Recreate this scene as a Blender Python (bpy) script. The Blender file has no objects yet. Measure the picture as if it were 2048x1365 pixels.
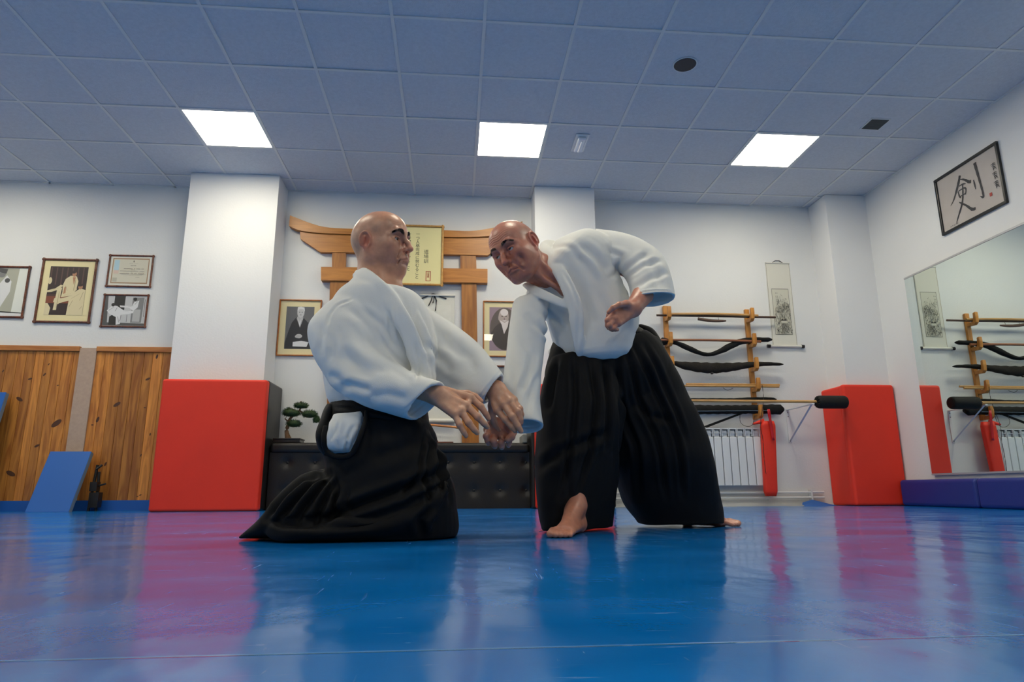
import bpy, math, random
import numpy as np
from mathutils import Vector, Matrix
random.seed(7)
RNG = np.random.RandomState(11)
scene = bpy.context.scene
COL = scene.collection

# ------------------------------------------------------------------ camera
F = 1321.0                                   # focal length in pixels of the 2048 wide frame
CAM = np.array([-.4597, -4.3664, .165])      # lens stands just above the mats
YAW, PIT, ROL = .0873, .2215, -.0053
def cam_basis(y, p, r):
    cy, sy, cp, sp, cr, sr = math.cos(y), math.sin(y), math.cos(p), math.sin(p), math.cos(r), math.sin(r)
    f = np.array([sy*cp, cy*cp, sp]); rt = np.array([cy, -sy, 0.]); up = np.cross(rt, f)
    return cr*rt+sr*up, -sr*rt+cr*up, f
RT, UP, FW = cam_basis(YAW, PIT, ROL)
cd = bpy.data.cameras.new('camera')
cd.sensor_width = 36; cd.sensor_fit = 'HORIZONTAL'; cd.lens = F/2048*36; cd.clip_start = .02; cd.clip_end = 60
cam = bpy.data.objects.new('camera', cd); COL.objects.link(cam)
cam.matrix_world = Matrix([[RT[0], UP[0], -FW[0], CAM[0]], [RT[1], UP[1], -FW[1], CAM[1]], [RT[2], UP[2], -FW[2], CAM[2]], [0, 0, 0, 1]])
scene.camera = cam
# ------------------------------------------------------------------ light and exposure
PANEL_STRENGTH = 23.5
PANEL_COLOR = (1.0, .925, .73)
world = bpy.data.worlds.new('world'); scene.world = world; world.use_nodes = True
world.node_tree.nodes['Background'].inputs[0].default_value = (.6, .75, 1, 1)
world.node_tree.nodes['Background'].inputs[1].default_value = .02
vs = scene.view_settings
vs.view_transform = 'Standard'; vs.look = 'None'; vs.gamma = 1; vs.exposure = 0.0; vs.use_curve_mapping = False
# ------------------------------------------------------------------ measuring helpers: a point of the photo on a plane of the room
def ray(px, py): return FW+(px-1024)/F*RT+(682.5-py)/F*UP
def at(px, py, Y):
    d = ray(px, py); return CAM+d*((Y-CAM[1])/d[1])
def atx(px, py, X):
    d = ray(px, py); return CAM+d*((X-CAM[0])/d[0])
def atz(px, py, Z):
    d = ray(px, py); return CAM+d*((Z-CAM[2])/d[2])
def V(*a): return np.array(a, float)
def unit(v): v = np.asarray(v, float); return v/(np.linalg.norm(v)+1e-12)

# ------------------------------------------------------------------ materials
def mat(name, color, rough=.6, metal=0., spec=.5, noise=None, bump=None, emit=None, sss=0., coat=0., sheen=0., trans=0.):
    """noise=(scale, amount, stretch xyz): brightness variation; bump=(scale, strength, stretch xyz)"""
    m = bpy.data.materials.new(name); m.use_nodes = True
    nt = m.node_tree; b = nt.nodes['Principled BSDF']
    b.inputs['Base Color'].default_value = (*color, 1); b.inputs['Roughness'].default_value = rough
    b.inputs['Metallic'].default_value = metal; b.inputs['Specular IOR Level'].default_value = spec
    if coat: b.inputs['Coat Weight'].default_value = coat; b.inputs['Coat Roughness'].default_value = .1
    if sheen: b.inputs['Sheen Weight'].default_value = sheen; b.inputs['Sheen Roughness'].default_value = .5
    if trans: b.inputs['Transmission Weight'].default_value = trans
    if sss:
        b.inputs['Subsurface Weight'].default_value = sss; b.inputs['Subsurface Radius'].default_value = (1, .35, .2); b.inputs['Subsurface Scale'].default_value = .01
    if emit: b.inputs['Emission Color'].default_value = (*emit[0], 1); b.inputs['Emission Strength'].default_value = emit[1]
    def tex(scale, stretch, detail=4):
        tc = nt.nodes.new('ShaderNodeTexCoord'); mp = nt.nodes.new('ShaderNodeMapping'); n = nt.nodes.new('ShaderNodeTexNoise')
        mp.inputs['Scale'].default_value = stretch; n.inputs['Scale'].default_value = scale; n.inputs['Detail'].default_value = detail
        nt.links.new(tc.outputs['Object'], mp.inputs[0]); nt.links.new(mp.outputs[0], n.inputs['Vector']); return n
    if noise:
        n = tex(noise[0], noise[2] if len(noise) > 2 else (1, 1, 1))
        mr = nt.nodes.new('ShaderNodeMapRange'); mr.inputs['From Min'].default_value = .3; mr.inputs['From Max'].default_value = .7
        mr.inputs['To Min'].default_value = 1-noise[1]; mr.inputs['To Max'].default_value = 1+noise[1]
        mx = nt.nodes.new('ShaderNodeMix'); mx.data_type = 'RGBA'; mx.blend_type = 'MULTIPLY'; mx.inputs['Factor'].default_value = 1
        mx.inputs['A'].default_value = (*color, 1); nt.links.new(n.outputs['Fac'], mr.inputs[0]); nt.links.new(mr.outputs[0], mx.inputs['B'])
        nt.links.new(mx.outputs['Result'], b.inputs['Base Color'])
    if bump:
        n = tex(bump[0], bump[2] if len(bump) > 2 else (1, 1, 1))
        bp = nt.nodes.new('ShaderNodeBump'); bp.inputs['Strength'].default_value = bump[1]; bp.inputs['Distance'].default_value = .01
        nt.links.new(n.outputs['Fac'], bp.inputs['Height']); nt.links.new(bp.outputs[0], b.inputs['Normal'])
    return m
def wood(name, c1, c2, stretch=(9, 9, .6), rough=.45, knots=0., tint=False, scale=4.0):
    m = bpy.data.materials.new(name); m.use_nodes = True; nt = m.node_tree; b = nt.nodes['Principled BSDF']; b.inputs['Roughness'].default_value = rough
    L = nt.links.new
    tc = nt.nodes.new('ShaderNodeTexCoord'); mp = nt.nodes.new('ShaderNodeMapping'); mp.inputs['Scale'].default_value = stretch
    L(tc.outputs['Object'], mp.inputs[0])
    vec = mp.outputs[0]
    if tint:
        at_ = nt.nodes.new('ShaderNodeAttribute'); at_.attribute_name = 'tint'
        ad = nt.nodes.new('ShaderNodeVectorMath'); ad.operation = 'MULTIPLY_ADD'; ad.inputs[1].default_value = (37, 11, 53)
        L(at_.outputs['Color'], ad.inputs[0]); L(vec, ad.inputs[2]); vec = ad.outputs[0]
    n = nt.nodes.new('ShaderNodeTexNoise'); n.inputs['Scale'].default_value = scale; n.inputs['Detail'].default_value = 7; n.inputs['Distortion'].default_value = 1.2
    L(vec, n.inputs['Vector'])
    cr = nt.nodes.new('ShaderNodeValToRGB'); cr.color_ramp.elements[0].position = .32; cr.color_ramp.elements[1].position = .68
    cr.color_ramp.elements[0].color = (*c2, 1); cr.color_ramp.elements[1].color = (*c1, 1); L(n.outputs['Fac'], cr.inputs[0])
    out = cr.outputs[0]
    if tint:
        mr = nt.nodes.new('ShaderNodeMapRange'); mr.inputs['To Min'].default_value = .62; mr.inputs['To Max'].default_value = 1.25
        L(at_.outputs['Fac'], mr.inputs[0])
        mx = nt.nodes.new('ShaderNodeMix'); mx.data_type = 'RGBA'; mx.blend_type = 'MULTIPLY'; mx.inputs['Factor'].default_value = 1
        L(out, mx.inputs['A']); L(mr.outputs[0], mx.inputs['B']); out = mx.outputs['Result']
    if knots:
        v = nt.nodes.new('ShaderNodeTexVoronoi'); v.inputs['Scale'].default_value = 1.0; m2 = nt.nodes.new('ShaderNodeMapping'); m2.inputs['Scale'].default_value = (6.5, .1, 3.1)
        L(tc.outputs['Object'], m2.inputs[0]); L(m2.outputs[0], v.inputs['Vector'])
        sep = nt.nodes.new('ShaderNodeSeparateColor'); L(v.outputs['Color'], sep.inputs[0])
        th = nt.nodes.new('ShaderNodeMath'); th.operation = 'MULTIPLY'; th.inputs[1].default_value = knots; L(sep.outputs[0], th.inputs[0])
        lt = nt.nodes.new('ShaderNodeMapRange'); L(v.outputs['Distance'], lt.inputs[0]); L(th.outputs[0], lt.inputs['From Max'])
        lt.inputs['From Min'].default_value = .0; lt.inputs['To Min'].default_value = 1; lt.inputs['To Max'].default_value = 0; 
        mx = nt.nodes.new('ShaderNodeMix'); mx.data_type = 'RGBA'; mx.inputs['B'].default_value = (.06, .022, .008, 1)
        st = nt.nodes.new('ShaderNodeMath'); st.operation = 'MULTIPLY'; st.inputs[1].default_value = 1.9; st.use_clamp = True; L(lt.outputs[0], st.inputs[0])
        L(out, mx.inputs['A']); L(st.outputs[0], mx.inputs['Factor']); out = mx.outputs['Result']
    L(out, b.inputs['Base Color'])
    return m

# ------------------------------------------------------------------ mesh helpers (world coordinates in, local to the parent out)
ORG = {}
def origin(o): return ORG.get(o.name, V(0, 0, 0)) if o is not None else V(0, 0, 0)
def tag(o, label=None, cat=None, group=None, kind=None):
    if label: o['label'] = label
    if cat: o['category'] = cat
    if group: o['group'] = group
    if kind: o['kind'] = kind
    return o
def empty(name, loc, label, cat, group=None):
    o = bpy.data.objects.new(name, None); COL.objects.link(o); o.location = tuple(loc); o.empty_display_size = .05
    ORG[o.name] = V(*loc); return tag(o, label, cat, group)
def link(name, verts, faces, mats, parent=None, mi=None, smooth=False, loc=None, bevel=0., label=None, attr=None, seg=2):
    me = bpy.data.meshes.new(name)
    O = origin(parent) if parent is not None else (V(*loc) if loc is not None else V(0, 0, 0))
    verts = np.asarray(verts, float)-O
    me.from_pydata([tuple(v) for v in verts], [], [tuple(int(i) for i in f) for f in faces])
    if not isinstance(mats, (list, tuple)): mats = [mats]
    for m in mats: me.materials.append(m)
    if mi is not None: me.polygons.foreach_set('material_index', list(mi))
    if smooth is True: me.polygons.foreach_set('use_smooth', [True]*len(me.polygons))
    elif smooth: me.polygons.foreach_set('use_smooth', list(smooth))
    if attr:
        for k, vals in attr.items():
            a = me.color_attributes.new(k, 'FLOAT_COLOR', 'POINT')
            vals = np.asarray(vals, float)
            if vals.ndim == 1: vals = np.stack([vals]*3, 1)
            if vals.shape[1] == 3: vals = np.concatenate([vals, np.ones((len(vals), 1))], 1)
            a.data.foreach_set('color', vals.ravel())
    me.validate(); me.update()
    o = bpy.data.objects.new(name, me); COL.objects.link(o)
    if parent is not None: o.parent = parent; ORG[o.name] = O
    else: o.location = tuple(O); ORG[o.name] = O
    if bevel:
        b = o.modifiers.new('bevel', 'BEVEL'); b.width = bevel; b.segments = seg; b.limit_method = 'ANGLE'; b.angle_limit = .6
    if label: o['label'] = label
    return o
class MB:
    def __init__(s): s.v = []; s.f = []; s.mi = []; s.sm = []
    def add(s, v, f, mi=0, smooth=False):
        n = len(s.v); s.v += [tuple(map(float, p)) for p in v]; s.f += [tuple(i+n for i in q) for q in f]; s.mi += [mi]*len(f); s.sm += [smooth]*len(f); return s
    def box(s, a, b, mi=0, M=None):
        x0, y0, z0 = [min(p, q) for p, q in zip(a, b)]; x1, y1, z1 = [max(p, q) for p, q in zip(a, b)]
        v = [V(x0, y0, z0), V(x1, y0, z0), V(x1, y1, z0), V(x0, y1, z0), V(x0, y0, z1), V(x1, y0, z1), V(x1, y1, z1), V(x0, y1, z1)]
        if M is not None: v = [M(p) for p in v]
        return s.add(v, [(0, 3, 2, 1), (4, 5, 6, 7), (0, 1, 5, 4), (1, 2, 6, 5), (2, 3, 7, 6), (3, 0, 4, 7)], mi)
    def hexa(s, q, d, mi=0):
        """four corners q and a thickness vector d"""
        q = [np.asarray(p, float) for p in q]; v = q+[p+d for p in q]
        return s.add(v, [(0, 1, 2, 3), (7, 6, 5, 4), (0, 4, 5, 1), (1, 5, 6, 2), (2, 6, 7, 3), (3, 7, 4, 0)], mi)
    def prism(s, poly, d, mi=0):
        """polygon of 3D points swept along d (capped as n-gons)"""
        n = len(poly); v = [np.asarray(p, float) for p in poly]; v = v+[p+np.asarray(d, float) for p in v]
        f = [tuple(range(n)), tuple(range(2*n-1, n-1, -1))]+[(i, i+n, (i+1) % n+n, (i+1) % n) for i in range(n)]
        return s.add(v, f, mi)
    def tube(s, pts, r, n=10, mi=0, cap=True, flat=1., up=(0, 0, 1)):
        pts = [np.asarray(p, float) for p in pts]; r = [r]*len(pts) if np.isscalar(r) else list(r); vs = []; fs = []
        for i, p in enumerate(pts):
            t = unit(pts[min(i+1, len(pts)-1)]-pts[max(i-1, 0)]); a = np.cross(t, up)
            if np.linalg.norm(a) < 1e-3: a = np.cross(t, (1, 0, 0))
            a = unit(a); b = np.cross(a, t)
            for k in range(n):
                w = 2*math.pi*k/n; vs.append(p+r[i]*(math.cos(w)*a*flat+math.sin(w)*b))
        for i in range(len(pts)-1):
            for k in range(n): fs.append((i*n+k, i*n+(k+1) % n, (i+1)*n+(k+1) % n, (i+1)*n+k))
        s.add(vs, fs, mi, True)
        if cap: s.add(vs[:n], [tuple(range(n-1, -1, -1))], mi); s.add(vs[-n:], [tuple(range(n))], mi)
        return s
    def ball(s, c, r, mi=0, nu=14, nv=8, M=None):
        r = (r, r, r) if np.isscalar(r) else r; v = []; f = []
        for j in range(nv+1):
            th = math.pi*j/nv
            for i in range(nu):
                ph = 2*math.pi*i/nu; p = V(r[0]*math.sin(th)*math.cos(ph), r[1]*math.sin(th)*math.sin(ph), r[2]*math.cos(th))
                if M is not None: p = M@p
                v.append(p+np.asarray(c, float))
        for j in range(nv):
            for i in range(nu): f.append((j*nu+i, (j+1)*nu+i, (j+1)*nu+(i+1) % nu, j*nu+(i+1) % nu))
        return s.add(v, f, mi, True)
    def build(s, name, mats, parent=None, **k): return link(name, s.v, s.f, mats, parent, mi=s.mi, smooth=s.sm, **k)
def text_mesh(name, body, size, origin_, xdir, ydir, m, parent, depth=.0006, align='CENTER', spacing=1., line=1., rowsize=None, shear=0.):
    """writing laid on a surface; xdir/ydir are the reading directions"""
    cu = bpy.data.curves.new(name, 'FONT'); cu.body = body; cu.size = size; cu.align_x = align; cu.align_y = 'TOP'; cu.space_line = line; cu.resolution_u = 3; cu.shear = shear; cu.extrude = depth
    t = bpy.data.objects.new(name, cu); COL.objects.link(t)
    dg = bpy.context.evaluated_depsgraph_get(); me = bpy.data.meshes.new_from_object(t.evaluated_get(dg))
    v = np.array([p.co[:] for p in me.vertices]).reshape(-1, 3); fs = [tuple(p.vertices) for p in me.polygons]
    bpy.data.objects.remove(t)
    x, y = unit(xdir), unit(ydir); z = np.cross(x, y)
    w = v[:, :1]*x+v[:, 1:2]*y+v[:, 2:3]*z+np.asarray(origin_, float)
    return w, fs
# ------------------------------------------------------------------ room
CEIL = 3.165; BACK = 2.07; RIGHT = 3.81; LEFT = -6.2; FRONT = -8.0
M_wall = mat('wall_paint', (.76, .765, .76), .85, noise=(1.3, .02), bump=(60, .12))
M_pillar = mat('pillar_paint', (.80, .80, .80), .85, bump=(60, .12))
M_ceil = mat('ceiling_tile', (.62, .64, .68), .95, noise=(45, .05), bump=(180, .3))
M_bar = mat('ceiling_bar', (.72, .72, .70), .5)
M_gap = mat('dark_gap', (.05, .05, .06), .9)
M_diff = mat('light_diffuser', (1, 1, 1), .5, emit=(PANEL_COLOR, PANEL_STRENGTH))
M_whitemetal = mat('white_metal', (.75, .76, .77), .35, spec=.5)
M_concrete = mat('concrete', (.42, .42, .41), .8, noise=(8, .15))

def floor_mat():
    m = bpy.data.materials.new('blue_vinyl'); m.use_nodes = True; nt = m.node_tree; b = nt.nodes['Principled BSDF']; L = nt.links.new; N = nt.nodes.new
    tc = N('ShaderNodeTexCoord')
    def noise(scale, stretch, detail=4, rot=0, dist=0.):
        mp = N('ShaderNodeMapping'); mp.inputs['Scale'].default_value = stretch; mp.inputs['Rotation'].default_value = (0, 0, rot)
        n = N('ShaderNodeTexNoise'); n.inputs['Scale'].default_value = scale; n.inputs['Detail'].default_value = detail; n.inputs['Distortion'].default_value = dist
        L(tc.outputs['Object'], mp.inputs[0]); L(mp.outputs[0], n.inputs['Vector']); return n.outputs['Fac']
    def rng(src, a, b_, c=0., d=1.):
        r = N('ShaderNodeMapRange'); r.inputs['From Min'].default_value = a; r.inputs['From Max'].default_value = b_; r.inputs['To Min'].default_value = c; r.inputs['To Max'].default_value = d; L(src, r.inputs[0]); return r.outputs[0]
    def math_(op, x, y, clamp=False):
        q = N('ShaderNodeMath'); q.operation = op; q.use_clamp = clamp
        for i, s in enumerate((x, y)):
            if isinstance(s, (int, float)): q.inputs[i].default_value = s
            else: L(s, q.inputs[i])
        return q.outputs[0]
    def mix(f, a, b_):
        q = N('ShaderNodeMix'); q.data_type = 'RGBA'
        for k, s in (('Factor', f), ('A', a), ('B', b_)):
            if isinstance(s, tuple): q.inputs[k].default_value = (*s, 1)
            elif isinstance(s, float): q.inputs[k].default_value = s
            else: L(s, q.inputs[k])
        return q.outputs['Result']
    worn = rng(noise(1.6, (1, 2.2, 1), 5), .45, .7)
    col = mix(worn, (.001, .150, .50), (.004, .190, .60))
    scr = noise(7, (1, 14, 1), 6, .35, 1.5); scr2 = noise(5, (12, 1, 1), 6, .2, 1.5)
    marks = math_('MAXIMUM', rng(scr, .67, .76), rng(scr2, .68, .76))
    col = mix(math_('MULTIPLY', marks, .28), col, (.35, .50, .66))
    # seams between the vinyl sheets
    sp = N('ShaderNodeSeparateXYZ'); L(tc.outputs['Object'], sp.inputs[0])
    ys = math_('ABSOLUTE', math_('SUBTRACT', math_('FRACT', math_('DIVIDE', math_('ADD', sp.outputs[1], 3.610), 1.50), 0), .5), 0)
    seam = rng(ys, .497, .4995)
    col = mix(math_('MULTIPLY', seam, .5), col, (.12, .27, .36))
    L(col, b.inputs['Base Color'])
    ro = rng(noise(2.2, (1, 1.8, 1), 5), .35, .7, .10, .21); L(math_('ADD', ro, math_('MULTIPLY', marks, .15)), b.inputs['Roughness'])
    b.inputs['Specular IOR Level'].default_value = .55
    h1 = noise(3.0, (1.6, .8, 1), 2); h2 = noise(10, (1, .5, 1), 3); h3 = noise(160, (1, 1, 1), 2)
    hh = math_('ADD', math_('ADD', math_('MULTIPLY', h1, 1.0), math_('MULTIPLY', h2, .22)), math_('MULTIPLY', h3, .012))
    hh = math_('SUBTRACT', hh, math_('MULTIPLY', seam, .05))
    bp = N('ShaderNodeBump'); bp.inputs['Strength'].default_value = .55; bp.inputs['Distance'].default_value = .012; L(hh, bp.inputs['Height']); L(bp.outputs[0], b.inputs['Normal'])
    return m
M_floor = floor_mat()
def S(o): o['kind'] = 'structure'; return o
# floor covered in blue vinyl; a bare strip shows along the back wall right of the centre
S(MB().box((LEFT, FRONT, -.1), (RIGHT, 1.86, 0)).box((LEFT, 1.86, -.1), (.9, BACK, 0)).build('floor', M_floor))
S(MB().box((.9, 1.86, -.1), (RIGHT, BACK, -.012)).build('floor_edge', M_concrete))
S(MB().box((LEFT-.1, BACK, -.1), (RIGHT+.1, BACK+.12, CEIL+.1)).build('wall_back', M_wall))
S(MB().box((RIGHT, FRONT, -.1), (RIGHT+.12, BACK, CEIL+.1)).build('wall_right', M_wall))
S(MB().box((LEFT-.12, FRONT, -.1), (LEFT, BACK, CEIL+.1)).build('wall_left', M_wall))
S(MB().box((LEFT-.12, FRONT-.12, -.1), (RIGHT+.12, FRONT, CEIL+.1)).build('wall_front', M_wall))
# ceiling: mineral tiles lying in T bars, each tile sagging a touch
PHX = -2.7; LIGHTS = [(i, j) for j in (1, -3, -8) for i in (-4, 0, 4, 8)]  # panels outside the view are added to light the men and left wall
tiles = MB()
i0 = math.floor((LEFT-PHX)/.6); i1 = math.ceil((RIGHT-PHX)/.6); j0 = math.floor(FRONT/.6); j1 = 4
for i in range(i0, i1):
    for j in range(j0, j1):
        if (i, j) in LIGHTS: continue
        xa, xb = max(PHX+.6*i+.008, LEFT), min(PHX+.6*(i+1)-.008, RIGHT); ya, yb = max(.6*j+.008, FRONT), min(.6*(j+1)-.008, BACK)
        if xb-xa < .02 or yb-ya < .02: continue
        z = [CEIL+.003+random.uniform(-.002, .0025) for _ in range(4)]
        tiles.add([(xa, ya, z[0]), (xb, ya, z[1]), (xb, yb, z[2]), (xa, yb, z[3])], [(0, 3, 2, 1)])
tiles.box((LEFT, FRONT, CEIL+.03), (RIGHT, BACK, CEIL+.06), 1)
S(tiles.build('ceiling', [M_ceil, M_gap]))
bars = MB()
for i in range(i0+1, i1):
    x = PHX+.6*i; bars.box((x-.011, FRONT, CEIL-.003), (x+.011, BACK, CEIL+.004))
for j in range(j0+1, j1):
    y = .6*j; bars.box((LEFT, y-.011, CEIL-.0025), (RIGHT, y+.011, CEIL+.0035))
bars.box((LEFT, BACK-.02, CEIL-.003), (RIGHT, BACK, CEIL+.01)); bars.box((RIGHT-.02, FRONT, CEIL-.003), (RIGHT, BACK, CEIL+.01))
S(bars.build('ceiling_grid', M_bar))
names = {(0, 1): 'square LED ceiling panel above the left man, leftmost of the lit three', (4, 1): 'square LED ceiling panel in the middle, beside the small emergency light',
         (8, 1): 'square LED ceiling panel on the right, nearest the wall vent and calligraphy frame'}
for n_, (i, j) in enumerate(LIGHTS):
    x, y = PHX+.6*i, .6*j
    row = {-3: 'second row over the two men', -8: 'last row behind the camera'}.get(j, '')
    lb = names.get((i, j)) or 'added unseen square LED ceiling panel of the %s, %s' % (row, {-4: 'far left', 0: 'left', 4: 'middle', 8: 'right'}[i])
    if (i, j) == (-4, 1): lb = 'added square LED ceiling panel of the far row beside the left wall, out of the picture'
    t = empty('ceiling_light', (x+.3, y+.3, CEIL), lb, 'ceiling light', 'LED panels in the tile ceiling')
    fr = MB()
    for a, b_ in (((x+.008, y+.008), (x+.592, y+.02)), ((x+.008, y+.58), (x+.592, y+.592)), ((x+.008, y+.02), (x+.02, y+.58)), ((x+.58, y+.02), (x+.592, y+.58))):
        fr.box((*a, CEIL-.002), (*b_, CEIL+.02))
    fr.build('frame', M_bar, t)
    MB().box((x+.02, y+.02, CEIL+.001), (x+.58, y+.58, CEIL+.012)).build('diffuser', M_diff, t)
# pillars against the back wall
S(MB().box((-3.02, 1.73, 0), (-2.19, BACK, CEIL)).build('pillar', M_pillar))
S(MB().box((.315, 1.77, 0), (.925, BACK, CEIL)).build('pillar', M_pillar))
S(MB().box((3.37, 1.74, 0), (RIGHT, BACK, CEIL)).build('pillar', M_pillar))
# pine wainscot on the left part of the back wall
M_pine = wood('pine_boards', (.74, .30, .055), (.36, .11, .018), stretch=(5, 5, .45), rough=.4, tint=True)
pn = MB(); tint = []
x = LEFT
while x < -3.02:
    w = .078 if random.random() < .5 else .092
    if x+w > -3.98 and x < -3.83: x = max(x, -3.83) if x >= -3.98 else x
    xe = min(x+w, -3.02)
    if x < -3.98: xe = min(xe, -3.98)
    if xe-x > .01:
        y = BACK-.018; g = .0022; t = random.random(); n0 = len(pn.v)
        pn.add([(x, y+.006, .09), (x+g, y, .09), (xe-g, y, .09), (xe, y+.006, .09), (x, y+.006, 1.47), (x+g, y, 1.47), (xe-g, y, 1.47), (xe, y+.006, 1.47)],
               [(0, 1, 5, 4), (1, 2, 6, 5), (2, 3, 7, 6)])
        tint += [t]*8
    x = xe if xe < -3.98 else max(xe, -3.83)
M_knot = mat('pine_knot', (.085, .03, .012), .5)
for kx, kz, r_, an in ((147, 678, 10, .3), (217, 657, 9, .9), (95, 777, 17, 2.6), (282, 710, 5, .2), (275, 895, 26, .7), (180, 1005, 12, .5), (52, 1140, 22, 2.7), (172, 1218, 8, 1.4), (721, 679, 12, .5), (765, 570, 11, 1.4), (570, 803, 18, .6), (706, 819, 5, 0), (476, 877, 14, 1.3), (450, 903, 6, 0), (732, 949, 7, 1.5), (687, 1051, 7, 1.2), (514, 1094, 10, 1.2), (684, 1245, 6, .4), (238, 607, 6, 1), (357, 900, 5, 1.4), (670, 1252, 5, .5), (15, 640, 7, 1)):
    c = at(kx/2.4375, 480+kz/2.4375, BACK-.0195); r_ = r_/2.4375*.00485; n0 = len(pn.v)
    pn.add([c]+[c+V(math.cos(a)*r_*math.cos(an)-math.sin(a)*r_*.45*math.sin(an), 0, math.cos(a)*r_*math.sin(an)+math.sin(a)*r_*.45*math.cos(an)) for a in np.linspace(0, 2*math.pi, 14)[:-1]], [(0, (i+1) % 13+1, i+1) for i in range(13)], 1); tint += [.5]*14
S(pn.build('trim_1', [M_pine, M_knot], attr={'tint': tint}))
M_cap = wood('pine_cap', (.56, .23, .06), (.40, .13, .03), stretch=(.6, 6, 6))
S(MB().box((LEFT, BACK-.04, 1.455), (-3.98, BACK, 1.505)).box((-3.83, BACK-.04, 1.455), (-3.02, BACK, 1.505)).build('trim_2', M_cap, bevel=.006))
S(MB().box((-3.98, BACK-.03, .08), (-3.83, BACK, 1.49)).build('trim_3', mat('beige_board', (.50, .36, .27), .7, noise=(40, .06))))
S(MB().box((LEFT, BACK-.06, 0), (-3.0, BACK, .09)).build('mat_strip_back', mat('blue_edge', (.008, .10, .40), .5)))  # blue mat strip leaning along the foot of the wall
# ------------------------------------------------------------------ padding, bench, leaning mats
M_red = mat('red_vinyl', (.84, .032, .010), .55, noise=(3, .04), bump=(90, .05))
M_blackv = mat('black_vinyl', (.016, .0135, .012), .36, spec=.4, bump=(120, .08))
M_navy = mat('navy_vinyl', (.012, .03, .22), .45, bump=(90, .05))
def soft_box(name, a, b, m, parent=None, bev=.02, faces=None, mats=None, **k):
    mb = MB().box(a, b); 
    if faces: mb.mi = faces
    return mb.build(name, mats or m, parent, bevel=bev, seg=4, **k)
# box() face order: bottom, top, front(-y), right, back, left
t = empty('pillar_pad', (-2.53, 1.6, 0), 'large red padded block with black sides wrapped round the left pillar', 'wall padding', 'padding round the pillars')
soft_box('front_cushion', (-2.975, 1.50, .0), (-2.095, 1.60, 1.115), M_red, t, .022)
MB().box((-2.188, 1.602, .0), (-2.10, BACK-.002, 1.125)).build('side_cushion', M_blackv, t, bevel=.022, seg=4)
t = empty('pillar_pad', (.62, 1.6, 0), 'red padding round the middle pillar, half hidden behind the standing man', 'wall padding', 'padding round the pillars')
soft_box('front_cushion', (.258, 1.50, .0), (.945, 1.60, 1.10), M_red, t, .022)
for q in (((.235, 1.602, 0), (.313, BACK-.002, 1.11)), ((.927, 1.602, 0), (.99, BACK-.002, 1.11))): MB().box(*q).build('side_cushion', M_blackv, t, bevel=.02, seg=4)
t = empty('pillar_pad', (3.5, 1.7, 0), 'red padded corner block round the pillar beside the mirror', 'wall padding', 'padding round the pillars')
soft_box('front_cushion', (3.275, 1.665, .0), (3.80, 1.737, 1.145), M_red, t, .025)
soft_box('side_cushion', (3.278, 1.715, .0), (3.366, BACK-.002, 1.14), M_red, t, .025)
# tufted bench / ledge between the pillars
t = empty('padded_ledge', (-.9, 1.8, 0), 'low black tufted vinyl ledge along the wall between two pillars', 'ledge')
X0, X1, YF = -2.09, .23, 1.74
btn = [(X0+.155+.237*k, z) for k in range(10) for z in (.16, .41)]
gx = np.linspace(X0, X1, 150); gz = np.linspace(.0, .50, 40); GX, GZ = np.meshgrid(gx, gz)
D = np.zeros_like(GX)
for bx, bz in btn:
    r2 = (GX-bx)**2+(GZ-bz)**2; D += .016*np.exp(-r2/.0016)+.007*np.exp(-r2/.012)
D -= .006*np.cos((GX-X0)*2*math.pi/.237)*0
v = [(a, YF+d, c) for a, d, c in zip(GX.ravel(), D.ravel(), GZ.ravel())]; nx = len(gx)
f = [(j*nx+i, j*nx+i+1, (j+1)*nx+i+1, (j+1)*nx+i) for j in range(len(gz)-1) for i in range(nx-1)]
mb = MB(); mb.add(v, f, 0, True); mb.box((X0, YF+.03, 0), (X1, BACK-.002, .50)); mb.build('tufted_front', M_blackv, t)
for bx, bz in btn: MB().ball((bx, YF+.018, bz), (.011, .007, .011)).build('button', M_blackv, t)
MB().box((X0, YF-.02, .495), (X1, BACK-.002, .585)).build('top_cushion', M_blackv, t, bevel=.03, seg=5)
soft_box('end_post', (X1-.06, 1.72, .585), (X1-.02, BACK-.002, .665), mat('grey_vinyl', (.22, .22, .2), .5), t, .01)
# leaning blue mats at the left
M_bluemat = mat('blue_mat', (.006, .115, .45), .5); M_greyedge = mat('grey_edge', (.16, .22, .28), .7)
def lean_mat(x0, x1, y0, y1, h, label, th=.05, rot=0, z0=0., base='gym_mat'):
    c = V((x0+x1)/2, y0, z0); t = empty(base, c, label, 'gym mat', 'blue mats leaning on the panelling')
    u = unit(V(math.cos(rot), 0, math.sin(rot))); w = unit(V(-math.sin(rot)*.9, (y1-y0)/h, math.cos(rot))); n = unit(np.cross(w, u))*th
    a = V(x0, y0, z0); W = x1-x0; q = [a, a+u*W, a+u*W+w*h, a+w*h]
    MB().hexa([p+n*.0 for p in q], -n*.12).build('cover', M_bluemat, t, bevel=.004); MB().hexa([p-n*.13 for p in q], -n*.87).build('core', M_greyedge, t, bevel=.004)
    return t
a = at(76, 1017, 1.83); b = at(155, 1017, 1.83); c = at(95, 895, 1.95)
lean_mat(-4.05, -3.70, 1.70, 1.955, .57, 'small blue exercise mat with grey edges leaning on the pine panelling', th=-.05)
lean_mat(-5.42, at(6, 800, 1.92)[0], 1.72, 1.95, at(5, 777, 1.93)[2]-.01, 'tall blue mat leaning at the left edge of the picture, higher than the small one', th=-.05)
t = empty('folded_stand', (-3.62, 1.93, 0), 'folded black metal stand behind the small blue mat', 'stand')
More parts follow.
